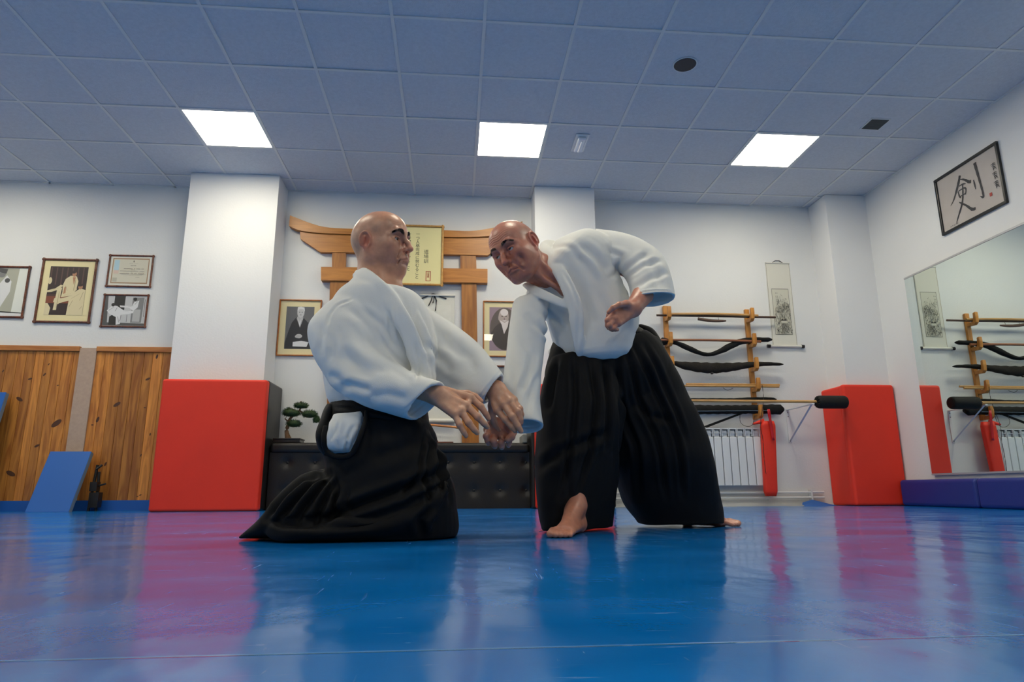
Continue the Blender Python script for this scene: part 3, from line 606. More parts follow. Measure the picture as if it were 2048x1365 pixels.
# landscape print: border, mountains, rocks, hut
pw, ph = (xb-xa)*.70, .50; ax, az = xa+(xb-xa)*.15+.0, za+.125
mb = MB(); Y = BACK-.0096
def lay(poly, mi, k=[0]):
    k[0] += 1; mb.add([(ax+u_*pw, Y-k[0]*.00004, az+v_*ph) for u_, v_ in poly], [tuple(range(len(poly)))], mi)
lay(FULL, 0); lay([(.02, .01), (.98, .01), (.98, .99), (.02, .99)], 1)
rr = random.Random(5)
def ridge(x0, x1, base, h, mi, n=14):
    top_ = [(x0+(x1-x0)*i/n, base+h*math.sin(math.pi*i/n)**.8*(1+rr.uniform(-.25, .25))) for i in range(n+1)]
    low = [(x, y-h*.10-rr.uniform(0, .04)) for x, y in reversed(top_)]
    for i in range(n): lay([top_[i], top_[i+1], (top_[i+1][0], top_[i+1][1]-.012), (top_[i][0], top_[i][1]-.012)], mi)
for x0, x1, b_, h in ((.3, .75, .62, .22), (.12, .6, .50, .20), (.5, .97, .52, .24), (.45, .95, .44, .22), (.08, .5, .36, .16), (.4, .96, .36, .2), (.06, .6, .10, .18), (.4, .96, .06, .16), (.1, .5, .03, .1)): ridge(x0, x1, b_, h, 2 if rr.random() < .6 else 3)
for k in range(430):
    x_, y_ = rr.uniform(.05, .93), rr.uniform(.02, .72)
    if abs(x_-.55)+y_*.9 > .95 or (.30 < x_ < .72 and .22 < y_ < .34): continue
    l_, w_ = rr.uniform(.03, .13), rr.uniform(.006, .018); an = rr.choice((-1, 1))*rr.uniform(.4, 1.4); dx, dy = math.cos(an)*l_, math.sin(an)*l_*.6
    lay([(x_, y_), (min(x_+dx, .97), max(y_+dy, .015)), (min(x_+dx+w_, .97), max(y_+dy, .015)), (x_+w_*2, y_)], 2 if rr.random() < .5 else 3)
for k in range(2): lay([(.36+.16*k, .24), (.50+.16*k, .24), (.50+.16*k, .29), (.36+.16*k, .29)], 1); lay([(.33+.16*k, .29), (.53+.16*k, .29), (.47+.16*k, .33), (.39+.16*k, .33)], 2)
for k in range(6):
    for c_ in (.16, .24): 
        if rr.random() < .8: lay([(c_, .90-.035*k), (c_+.03, .90-.035*k), (c_+.025, .88-.035*k), (c_+.004, .88-.035*k)], 2)
mb.build('landscape_print', [flatm((.10, .10, .08)), flatm((.62, .60, .50)), flatm((.05, .05, .045)), flatm((.25, .24, .2))], t)

# ------------------------------------------------------------------ weapon rack
M_rack = wood('rack_wood', (.62, .27, .05), (.45, .17, .03), stretch=(5, 5, .8), rough=.35)
M_staff = wood('staff_wood', (.62, .36, .13), (.45, .23, .07), stretch=(.6, 8, 8), rough=.4)
M_redoak = wood('red_oak', (.34, .13, .05), (.22, .07, .03), stretch=(.6, 8, 8), rough=.4)
M_darkstick = wood('dark_stick', (.10, .05, .03), (.05, .025, .015), stretch=(.6, 8, 8))
M_bag = mat('black_bag', (.0085, .0085, .0085), .8, spec=.25, bump=(40, .4), noise=(9, .3)); M_bag2 = mat('brown_black_bag', (.018, .0155, .0125), .85, spec=.25, bump=(45, .5), noise=(12, .3))
YI = 1.975
t = empty('weapon_rack', (2.15, BACK, .87), 'orange wooden wall rack with two notched uprights holding staffs and bags', 'weapon rack')
zl = [at(1430, 632, YI)[2], at(1430, 683, YI)[2], at(1430, 731, YI)[2], at(1430, 772, YI)[2], at(1430, 826, YI)[2]]
for px_, ztop in ((1331, 613), (1494, 620)):
    xp = at(px_, 640, BACK-.015)[0]; zt = at(px_, ztop, BACK-.015)[2]
    u_ = MB().box((xp-.024, BACK-.034, .84), (xp+.024, BACK-.001, zt)).build('upright', M_rack, t, bevel=.004)
    for zz in zl:
        # hook: an arm reaching out and turning up
        pr = [(BACK-.03, zz-.055), (BACK-.03, zz-.018), (YI+.035, zz-.018), (YI-.022, zz-.016), (YI-.030, zz+.02), (YI-.034, zz+.070), (YI-.062, zz+.078), (YI-.066, zz+.03), (YI-.060, zz-.035), (YI-.03, zz-.058)]
        MB().prism([(xp-.019, a, b) for a, b in pr], (.038, 0, 0)).build('hook', M_rack, t, bevel=.004)
def stick(name, x0, x1, zz, Y, r, m, label, cat, dz=0., taper=1., group=None, curve=0.):
    a = at(x0, 700, Y)[0]; b = at(x1, 700, Y)[0]; t_ = empty(name, ((a+b)/2, Y, zz), label, cat, group)
    pts = [(a+(b-a)*k/10, Y, zz+dz*(k/10-.5)-curve*math.sin(math.pi*k/10)) for k in range(11)]
    return MB().tube(pts, [r*(1+(taper-1)*k/10) for k in range(11)], 12).build('shaft', m, t_), t_
z1 = zl[0]; tl = stick('wooden_staff', 1317, 1557, z1, YI+.018, .0115, M_darkstick, 'dark stick on the top level of the rack behind the pale wooden sword', 'staff')
tl = stick('wooden_sword', 1342, 1522, z1+.006, YI-.008, .014, M_staff, 'pale wooden sword on the top level of the rack', 'wooden sword', curve=-.01)
a = at(1396, 638, YI-.03); b = at(1452, 642, YI-.03)
t_ = empty('wooden_dagger', (a+b)/2, 'short dark wooden dagger tied under the top sword of the rack', 'dagger')
pts = [a+(b-a)*k/8+V(0, 0, -.010*math.sin(math.pi*k/8)) for k in range(9)]
MB().tube(pts, [.016, .017, .017, .016, .015, .015, .014, .012, .008], 10, flat=.6).build('blade', M_darkstick, t_)
for k in (.2, .75): MB().tube([a+(b-a)*k+V(0, 0, -.01), a+(b-a)*k+V(0, .02, .045)], .002, 5).build('cord', M_black, t_)
stick('wooden_sword', 1311, 1523, zl[1], YI-.012, .013, M_redoak, 'reddish wooden sword on the second level of the rack', 'wooden sword', curve=-.008)
def loft(rings, n=20, cap=True):
    """rings: (centre, half width vector a, half height vector b)"""
    v = []; f = []
    for c, a, b in rings:
        for k in range(n): w = 2*math.pi*k/n; v.append(np.asarray(c)+np.asarray(a)*math.cos(w)+np.asarray(b)*math.sin(w))
    for i in range(len(rings)-1):
        for k in range(n): f.append((i*n+k, (i+1)*n+k, (i+1)*n+(k+1) % n, i*n+(k+1) % n))
    if cap: f.append(tuple(range(n))); f.append(tuple((len(rings)-1)*n+k for k in reversed(range(n))))
    return v, f
def bag(name, edge, Y, m, label, cat='weapon bag', dep=.03, group='black weapon bags on the rack', wrinkle=.12):
    """edge: list of (x, y top, y bottom) photo pixels on the plane Y"""
    xs = np.array([e[0] for e in edge], float); k = np.linspace(xs[0], xs[-1], 36); tp = np.interp(k, xs, [e[1] for e in edge]); bt = np.interp(k, xs, [e[2] for e in edge])
    ker = np.array([1, 2, 1])/4.; tp[1:-1] = np.convolve(tp, ker, 'valid'); bt[1:-1] = np.convolve(bt, ker, 'valid')
    rings = []
    for i, (x_, a_, b_) in enumerate(zip(k, tp, bt)):
        p, q = at(x_, a_, Y), at(x_, b_, Y); h = (p-q)/2*(1+wrinkle*math.sin(i*1.9)*.5)
        if i in (0, len(k)-1): h = h*.5
        rings.append(((p+q)/2, V(0, min(dep, .012+abs(h[2])*.9), 0), h))
    v, f = loft(rings); c = rings[len(rings)//2][0]
    t_ = empty(name, c, label, cat, group); return link('cloth_bag', v, f, m, t_, smooth=True), t_
bag('weapon_bag', [(1318, 678, 686), (1326, 674, 697), (1335, 678, 686), (1352, 682, 690), (1375, 690, 702), (1400, 703, 711), (1415, 707, 714), (1430, 703, 712), (1455, 688, 703), (1480, 677, 690), (1510, 675, 685), (1543, 676, 684)], YI+.018, M_bag, 'black cloth weapon bag sagging in a loop under the reddish sword')
o, t_ = bag('weapon_bag', [(1345, 722, 728), (1362, 724, 738), (1395, 725, 745), (1425, 726, 748), (1460, 726, 744), (1490, 725, 738), (1512, 724, 734), (1540, 725, 732), (1560, 726, 732), (1566, 728, 731)], YI, M_bag2, 'thick brown black weapon bag on the third level of the rack')
k = at(1424, 747, YI-.01); MB().ball(k, (.016, .016, .012)).build('cord_knob', M_black, t_)
z4 = zl[3]
stick('wooden_staff', 1368, 1552, z4+.016, YI+.016, .0115, M_staff, 'pale staff on the fourth level of the rack, the upper of the pair', 'staff', group='pair of pale staffs')
stick('wooden_staff', 1362, 1551, z4-.006, YI-.014, .0115, M_staff, 'pale staff on the fourth level of the rack, the lower of the pair', 'staff', group='pair of pale staffs')
bag('weapon_bag', [(1366, 797, 803), (1420, 797, 803), (1470, 797, 803), (1500, 795, 802), (1540, 795, 801), (1552, 797, 802)], YI+.03, M_bag, 'thin black weapon bag lying behind the padded spear on the rack')
o, t_ = bag('weapon_bag', [(1378, 810, 829), (1420, 811, 829), (1480, 811, 828), (1530, 810, 828), (1555, 809, 830), (1566, 811, 829)], YI-.005, M_bag, 'wide black weapon bag on the lowest level of the rack')
MB().tube([at(1385, 823, YI-.04), at(1540, 822, YI-.04)], .003, 6).build('piping', M_greyedge, t_)
mb = MB(); mb.prism([at(1408, 853, YI+.02), at(1414, 856, YI+.02), at(1492, 826, YI), at(1478, 827, YI)], (0, .008, 0)); mb.build('strap', M_bag, t_)
# padded training spear resting on the hooks and on the wall bracket
YS = 1.60
t_ = empty('padded_spear', at(1500, 803, YS), 'long wooden shaft with a black padded cylinder head sticking out past the rack', 'padded spear')
a, b = at(1370, 803, YS), at(1636, 803, YS); zc = at(1500, 803, YS)[2]; a[2] = b[2] = zc
MB().tube([a, b], .0135, 12).build('shaft', M_staff, t_)
c0, c1 = at(1634, 806, YS), at(1692, 806, YS); c0[2] = c1[2] = zc-.004; R_ = .062
pts = [c0+(c1-c0)*k for k in (0, .02, .06, .12, .5, .88, .95, .99, 1)]
MB().tube(pts, [R_*.75, R_*.88, R_*.97, R_, R_*1.0, R_, R_*.97, R_*.88, R_*.6], 28).build('padded_head', mat('dark_foam', (.0085, .008, .0075), .7, spec=.3, bump=(60, .3)), t_)
mb = MB()
for k in range(12):
    w = 2*math.pi*k/12; e = V(0, math.cos(w), math.sin(w)); mb.tube([c0+V(-.006, 0, 0)+e*.014, c0+V(-.005, 0, 0)+e*.035, c0+V(.004, 0, 0)+e*.055], [.004, .006, .004], 6)
mb.build('gathered_end', M_bag, t_)
# bracket
t_ = empty('shelf_bracket', (2.81, BACK, .72), 'white triangular metal shelf bracket under the padded spear', 'bracket')
xb_ = at(1577, 850, BACK)[0]; zt = at(1577, 822, BACK)[2]; zb_ = at(1580, 886, BACK)[2]
MB().box((xb_-.018, BACK-.008, zb_), (xb_+.018, BACK-.001, zt)).build('wall_plate', M_whitemetal, t_, bevel=.003)
MB().box((xb_-.014, YS-.03, zc-.030), (xb_+.014, BACK-.003, zc-.018)).build('arm', M_whitemetal, t_, bevel=.002)
MB().hexa([V(xb_-.010, YS+.0, zc-.030), V(xb_+.010, YS+.0, zc-.030), V(xb_+.010, BACK-.01, zb_+.02), V(xb_-.010, BACK-.01, zb_+.02)], V(0, .010, -.006)).build('brace', M_whitemetal, t_)
M_screw = mat('grey_screw', (.2, .2, .2), .4, metal=.7)
for zz in (zt-.02, zt-.06, zb_+.015): MB().ball((xb_, BACK-.009, zz), (.006, .003, .006), nu=8, nv=5).build('screw', M_screw, t_)
# red hanging pad and ribbon
t_ = empty('hanging_pad', (2.72, BACK-.08, .16), 'narrow red padded cushion hanging between the radiator and the bracket', 'pad')
q = [at(1521, 843, 1.93), at(1549, 843, 1.93), at(1554, 993, 1.93), at(1529, 993, 1.93)]
mb = MB(); v = []; f = []
N_ = 16
for i in range(N_+1):
    s_ = i/N_; L_ = q[0]*(1-s_)+q[3]*s_; R__ = q[1]*(1-s_)+q[2]*s_
    h = .5*(R__-L_); c = (L_+R__)/2; e = .8 if i in (0, N_) else 1
    for k in range(20):
        w = 2*math.pi*k/20; cw, sw = math.cos(w), math.sin(w); g = lambda x: math.copysign(abs(x)**.45, x); v.append(c+h*g(cw)*e+V(0, .034, 0)*g(sw)*e)
for i in range(N_):
    for k in range(20): f.append((i*20+k, i*20+(k+1) % 20, (i+1)*20+(k+1) % 20, (i+1)*20+k))
f.append(tuple(reversed(range(20)))); f.append(tuple(N_*20+k for k in range(20)))
link('cushion', v, f, M_red, t_, smooth=True)
v, f = loft([(at(1507+5*i, 848-1.3*i, 1.94), V(0, .02, 0), V(0, 0, .010+.004*i)) for i in range(5)], 12); link('folded_flap', v, f, M_red, t_, smooth=True)
pts = [at(x_, y_, 1.885) for x_, y_ in smooth_poly([(1524, 770), (1527, 800), (1521, 850), (1526, 880), (1528, 915), (1532, 948)], 4)]; MB().tube(pts, .0028, 6).build('cord', M_black, t_)
t_ = empty('red_ribbon', at(1540, 850, 1.89), 'glossy red ribbon hanging from the lowest hook over the red cushion', 'ribbon')
v, f = loft([(at(1537+1.0*i, 819+6.2*i, 1.875), V(.014+.001*(i % 3), 0, 0), V(0, .004, 0)) for i in range(11)], 10); link('band', v, f, mat('red_satin', (.55, .01, .02), .3), t_, smooth=True)
# hanging cords under the rack
for k, q in enumerate(([(1480, 830), (1481, 845), (1492, 853), (1505, 850), (1509, 828)], [(1446, 776), (1455, 781), (1466, 777)])):
    tag(MB().tube([at(x_, y_, YI-.02) for x_, y_ in smooth_poly(q, 4)], .0025, 6).build('black_cord', M_black, None, loc=at(*q[0], YI-.02)), ('thin black cord looping below the lowest level of the rack', 'short black cord hanging under the pair of pale staffs')[k], 'cord')
# ------------------------------------------------------------------ radiator and pipes
t_ = empty('radiator', (2.1, BACK-.08, .17), 'white column radiator under the weapon rack', 'radiator')
xr = at(1523, 900, 1.97)[0]; ztp, zbt = at(1470, 857, 1.97)[2], at(1470, 972, 1.97)[2]; wc = .080
for k in range(9):
    x1_ = xr-k*wc; x0_ = x1_-wc+.006
    MB().box((x0_, 1.965, zbt), (x1_, 1.985, ztp-.085)).box((x0_+.012, 1.985, zbt+.02), (x1_-.012, 2.05, ztp-.02)).build('column', M_whitemetal, t_, bevel=.006)
    g = MB().box((x0_, 1.967, ztp-.010), (x1_, 2.045, ztp)).box((x0_, 1.967, ztp-.080), (x0_+.006, 1.985, ztp-.01)).box((x1_-.006, 1.967, ztp-.080), (x1_, 1.985, ztp-.01)).box((x0_, 1.972, ztp-.05), (x1_, 1.980, ztp-.043))
    g.build('grille', M_whitemetal, t_)
MB().box((xr-9*wc, 1.99, zbt+.01), (xr, 2.04, zbt+.05)).build('header', M_whitemetal, t_)
MB().box((xr-9*wc+.01, 2.045, zbt+.05), (xr-.01, 2.05, ztp-.01)).build('rear_shadow_plate', mat('radiator_back_shade', (.3, .33, .38), .6), t_)  # darker grey-blue plate, shade between the columns put into its colour
for x_ in (xr-.06, xr-8*wc): MB().box((x_-.012, 2.04, zbt+.1), (x_+.012, BACK, zbt+.14)).build('wall_mount', M_whitemetal, t_)
t_ = empty('heating_pipe', (2.2, 2.03, .1), 'pair of white heating pipes running low along the back wall', 'pipe')
for zz in (.075, .125): MB().tube([(.95, 2.03, zz), (3.18, 2.03, zz)], .011, 10).build('pipe', M_whitemetal, t_)
for x_ in (1.25, 2.05, 2.62, 3.05): MB().box((x_-.008, 2.015, .05), (x_+.008, BACK, .15)).build('clip', M_whitemetal, t_)
tag(MB().add([(2.85, 1.80, -.001), (3.18, 1.82, -.001), (3.18, 2.0, .004), (3.02, 1.97, .055), (2.9, 1.93, .03), (2.86, 1.87, .012), (3.0, 1.9, .03)], [(0, 1, 6, 5), (1, 2, 3, 6), (5, 6, 3, 4)]).build('curled_mat_edge', M_bluemat, None, loc=(3, 1.9, 0)), 'torn curled edge of blue matting by the red corner padding', 'mat edge')
tag(MB().hexa([V(*atz(1078, 1063, .0008)), V(*atz(1078, 1061.5, .0008)), V(*atz(1226, 1047, .0008)), V(*atz(1226, 1048.5, .0008))], V(0, 0, .0008)).build('floor_tape', mat('red_tape', (.6, .02, .05), .5), None, loc=(.2, -1.4, 0)), 'thin strip of red tape on the blue mat by the standing man\'s feet', 'tape')
# ------------------------------------------------------------------ bonsai
M_leaf = mat('pine_needles', (.025, .055, .012), .7, noise=(25, .5)); M_bark = mat('bark', (.13, .07, .035), .9, noise=(30, .4), bump=(50, .8)); M_tray = mat('tray_glaze', (.02, .014, .010), .35)
YB = 1.86; c = at(587, 884, YB)
t_ = empty('bonsai_tree', (c[0], YB, .586), 'small pine bonsai in a flat dark tray at the left end of the black ledge', 'bonsai')
xa, xb = at(531, 880, YB)[0], at(604, 880, YB)[0]
MB().box((max(xa, -2.08), YB-.09, .590), (xb, YB+.09, .622)).box((max(xa, -2.08), YB-.10, .616), (xb+.006, YB+.10, .628)).build('tray', M_tray, t_, bevel=.004)
tr = [(576, 878), (573, 862), (577, 850), (580, 838), (592, 828), (601, 818), (602, 805)]
MB().tube([at(x_, y_, YB) for x_, y_ in smooth_poly(tr, 3)], np.interp(np.linspace(0, 1, 19), [0, .12, .4, .7, 1], [.030, .019, .014, .009, .005]), 9).build('trunk', M_bark, t_)
mb = MB()
for q in ([(578, 845), (570, 838), (575, 832)], [(590, 830), (580, 828), (572, 826)], [(600, 822), (612, 832), (624, 832)], [(602, 812), (602, 803)]): mb.tube([at(x_, y_, YB) for x_, y_ in q], [.008, .006, .004][:len(q)], 7)
mb.build('branch', M_bark, t_)
for (cx, cyy, rx, ry) in ((602, 812, 15, 7), (583, 827, 20, 9), (588, 848, 16, 8.5), (619, 829, 17, 9), (633, 840, 7, 8), (577, 824, 11, 8)):
    cc = at(cx, cyy, YB); ax_, az_ = rx*.0047, ry*.0047; mb = MB()
    mb.ball(cc, (ax_*.85, ax_*.75, az_*.8), nu=12, nv=7)
    for k in range(420):
        th, cz = rr.uniform(0, 2*math.pi), rr.uniform(-.75, 1); s_ = math.sqrt(1-cz*cz); d = V(math.cos(th)*s_*ax_, math.sin(th)*s_*ax_*.85, cz*az_); p0 = cc+d*rr.uniform(.75, .95)
        dr = unit(d*V(1, 1, 1.6)+V(0, 0, .02)+V(*[rr.uniform(-.03, .03) for _ in range(3)])); l_ = rr.uniform(.008, .018); sd = unit(np.cross(dr, V(*[rr.uniform(-1, 1) for _ in range(3)])))*.0022
        mb.add([p0-sd, p0+sd, p0+dr*l_], [(0, 1, 2)])
    mb.build('foliage', M_leaf, t_)
# ------------------------------------------------------------------ implicit surfaces for the bodies
class Frm:
    """a local frame: world = o + s * R @ local"""
    def __init__(s, o=(0, 0, 0), R=None, sc=1.): s.o = V(*o); s.R = np.eye(3) if R is None else np.asarray(R, float); s.s = sc
    def to(s, P): return ((P-s.o)@s.R)/s.s
    def w(s, p): return s.o+s.s*(s.R@np.asarray(p, float))
WORLD = Frm()
def euler(a, b, c):
    ca, sa, cb, sb, cc, sc = math.cos(a), math.sin(a), math.cos(b), math.sin(b), math.cos(c), math.sin(c)
    return np.array([[ca, -sa, 0], [sa, ca, 0], [0, 0, 1]])@np.array([[cb, 0, -sb], [0, 1, 0], [sb, 0, cb]])@np.array([[1, 0, 0], [0, cc, -sc], [0, sc, cc]])
class Body:
    def __init__(s): s.p = []
    def _add(s, fn, c, r, op, k, fr): s.p.append((fn, fr.w(c), r*fr.s, op, k, fr))
    def ell(s, c, r, k=.01, op='u', fr=WORLD, rot=None):
        c = V(*c); r = V(*r); R = None if rot is None else np.asarray(rot, float)
        def fn(P):
            q = P-c
            if R is not None: q = q@R
            k0 = np.sqrt(((q/r)**2).sum(-1)); k1 = np.sqrt(((q/(r*r))**2).sum(-1))+1e-9
            return k0*(k0-1)/k1
        s._add(fn, c, r.max(), op, k, fr); return s
    def cap(s, a, b, r1, r2=None, k=.01, op='u', fr=WORLD):
        a, b = V(*a), V(*b); r2 = r1 if r2 is None else r2; ab = b-a; L2 = ab@ab+1e-12
        def fn(P):
            q = P-a; t = np.clip((q@ab)/L2, 0, 1); return np.sqrt(((q-t[..., None]*ab)**2).sum(-1))-(r1+(r2-r1)*t)
        s._add(fn, (a+b)/2, math.sqrt(L2)/2+max(r1, r2), op, k, fr); return s
    def ecap(s, a, b, ra, rb, u, k=.01, op='u', fr=WORLD):
        """capsule with an elliptic section: ra, rb = (half width along u, half thickness) at both ends"""
        a, b = V(*a), V(*b); ab = b-a; L = np.linalg.norm(ab); t_ = ab/L; u = unit(V(*u)-t_*(V(*u)@t_)); w = np.cross(t_, u); ra, rb = V(*ra), V(*rb)
        def fn(P):
            q = P-a; t = np.clip((q@t_)/L, 0, 1)[..., None]; q2 = q-t*ab; r = ra+(rb-ra)*t; e = q2@np.stack([u, w], 1); z = q2@t_; m = r.min(-1)
            n = np.sqrt((e[..., 0]/r[..., 0])**2+(e[..., 1]/r[..., 1])**2+(z/m)**2)+1e-9
            return (n-1)*m*np.clip(n, .6, 1.6)**0
        s._add(fn, (a+b)/2, L/2+max(ra.max(), rb.max()), op, k, fr); return s
    def chain(s, pts, rs, k=.008, fr=WORLD):
        for i in range(len(pts)-1): s.cap(pts[i], pts[i+1], rs[i], rs[i+1], k, 'u', fr)
        return s
    def chain_s(s, pts, r, fr):
        for i in range(len(pts)-1): s.cap(pts[i], pts[i+1], r, r*.8, .003, 's', fr)
    def ev(s, P, sel=None):
        d = np.full(P.shape[:-1], 1e3); cache = {}
        for fn, c, r, op, k, fr in (s.p if sel is None else sel):
            q = P
            if fr is not WORLD:
                if id(fr) not in cache: cache[id(fr)] = fr.to(P)
                q = cache[id(fr)]
            e = fn(q)*fr.s; k = k*fr.s
            if op == 'u': h = np.clip(.5+.5*(d-e)/k, 0, 1); d = d*(1-h)+e*h-k*h*(1-h)
            else: h = np.clip(.5-.5*(d+e)/k, 0, 1); d = d*(1-h)-e*h+k*h*(1-h)
        return d
    def mesh(s, h):
        B = 8; C = np.array([p[1] for p in s.p]); Rr = np.array([p[2] for p in s.p]); un = np.array([p[3] == 'u' for p in s.p])
        lo = (C[un]-Rr[un, None]).min(0)-.02; hi = (C[un]+Rr[un, None]).max(0)+.02
        nb = np.ceil((hi-lo)/(h*B)).astype(int); idx = np.stack(np.meshgrid(*[np.arange(n) for n in nb], indexing='ij'), -1).reshape(-1, 3)
        cen = lo+(idx+.5)*B*h; rad = B*h*.87
        dmin = np.full(len(cen), 1e3)
        for c, r, u in zip(C, Rr, un):
            if u: dmin = np.minimum(dmin, np.linalg.norm(cen-c, axis=1)-r)
        m = dmin < rad+.02; cen, idx = cen[m], idx[m]
        d = s.ev(cen); m = np.abs(d) < rad*2+.03; cen, idx = cen[m], idx[m]
        g = np.stack(np.meshgrid(*[np.arange(B+1)]*3, indexing='ij'), -1).reshape(-1, 3); Fv = np.empty((len(idx), B+1, B+1, B+1))
        keep = np.ones(len(idx), bool)
        for i, (c, b) in enumerate(zip(cen, idx)):
            near = np.linalg.norm(C-c, axis=1)-Rr < rad+.07; sel = [s.p[j] for j in np.nonzero(near)[0]]
            if not sel: keep[i] = False; continue
            v = s.ev(lo+(b*B+g)*h, sel); Fv[i] = v.reshape(B+1, B+1, B+1); keep[i] = (v.min() < 0 < v.max())
        Fv, idx = Fv[keep], idx[keep]
        dim = nb*B+2; key = lambda q: (q[..., 0]*dim[1]+q[..., 1])*dim[2]+q[..., 2]
        off = [(i, j, k) for i in (0, 1) for j in (0, 1) for k in (0, 1)]
        cor = np.stack([Fv[:, i:i+B, j:j+B, k:k+B] for i, j, k in off], -1)      # K,B,B,B,8
        sg = cor < 0; act = sg.any(-1) & ~sg.all(-1); bi = np.argwhere(act); cv = cor[act]
        cell = idx[bi[:, 0]]*B+bi[:, 1:]
        O = np.array(off, float); acc = np.zeros((len(cv), 3)); cnt = np.zeros(len(cv))
        for a in range(8):
            for b in range(a+1, 8):
                if abs(O[a]-O[b]).sum() == 1:
                    fa, fb = cv[:, a], cv[:, b]; x = (fa < 0) != (fb < 0); t = np.where(x, fa/np.where(x, fa-fb, 1), 0)
                    acc += np.where(x[:, None], O[a]+(O[b]-O[a])*t[:, None], 0); cnt += x
        p = acc/cnt[:, None]
        verts = lo+(cell+p)*h; ck = key(cell); order = np.argsort(ck); sk = ck[order]
        def look(q):
            kq = key(q); j = np.clip(np.searchsorted(sk, kq), 0, len(sk)-1); ok = sk[j] == kq; return np.where(ok, order[j], -1)
        faces = []
        for ax in range(3):
            sl0 = [slice(None)]+[slice(0, B)]*3; sl1 = list(sl0); sl1[ax+1] = slice(1, B+1)
            f0, f1 = Fv[tuple(sl0)], Fv[tuple(sl1)]; x = np.argwhere((f0 < 0) != (f1 < 0)); st = idx[x[:, 0]]*B+x[:, 1:]; neg = f0[tuple(x.T)] < 0
            a1, a2 = (ax+1) % 3, (ax+2) % 3; e1 = np.eye(3, dtype=int)[a1]; e2 = np.eye(3, dtype=int)[a2]
            q = np.stack([look(st), look(st-e1), look(st-e1-e2), look(st-e2)], 1); ok = (q >= 0).all(1); q, neg = q[ok], neg[ok]
            q[~neg] = q[~neg][:, ::-1]; faces.append(q)
        faces = np.concatenate(faces)
        # one gentle relaxation
        v2 = np.zeros_like(verts); n2 = np.zeros(len(verts))
        for a in range(4):
            b = (a+1) % 4
            for i, j in ((a, b), (b, a)): np.add.at(v2, faces[:, i], verts[faces[:, j]]); np.add.at(n2, faces[:, i], 1)
        n2[n2 == 0] = 1; verts = verts*.55+(v2/n2[:, None])*.45
        # close any pinhole left between blocks
        e = np.sort(np.concatenate([faces[:, [i, (i+1) % 4]] for i in range(4)]), 1); un_, ct = np.unique(e, axis=0, return_counts=True); bd = un_[ct == 1]
        extra = []; nb_ = {}
        for a, c in bd: nb_.setdefault(int(a), []).append(int(c)); nb_.setdefault(int(c), []).append(int(a))
        seen = set()
        for a in nb_:
            if a in seen: continue
            loop = [a]; seen.add(a); cur = a
            while True:
                nx_ = [k for k in nb_[cur] if k not in seen]
                if not nx_ or len(loop) > 40: break
                cur = nx_[0]; seen.add(cur); loop.append(cur)
            if 3 <= len(loop) <= 40:
                out = np.mean(verts[loop], 0); n_ = np.cross(verts[loop[1]]-verts[loop[0]], verts[loop[2]]-verts[loop[1]]); 
                if s.ev((out+unit(n_)*.004)[None])[0] < s.ev((out-unit(n_)*.004)[None])[0]: loop = loop[::-1]
                extra.append(tuple(loop))
        return verts, [tuple(q) for q in faces.tolist()]+extra

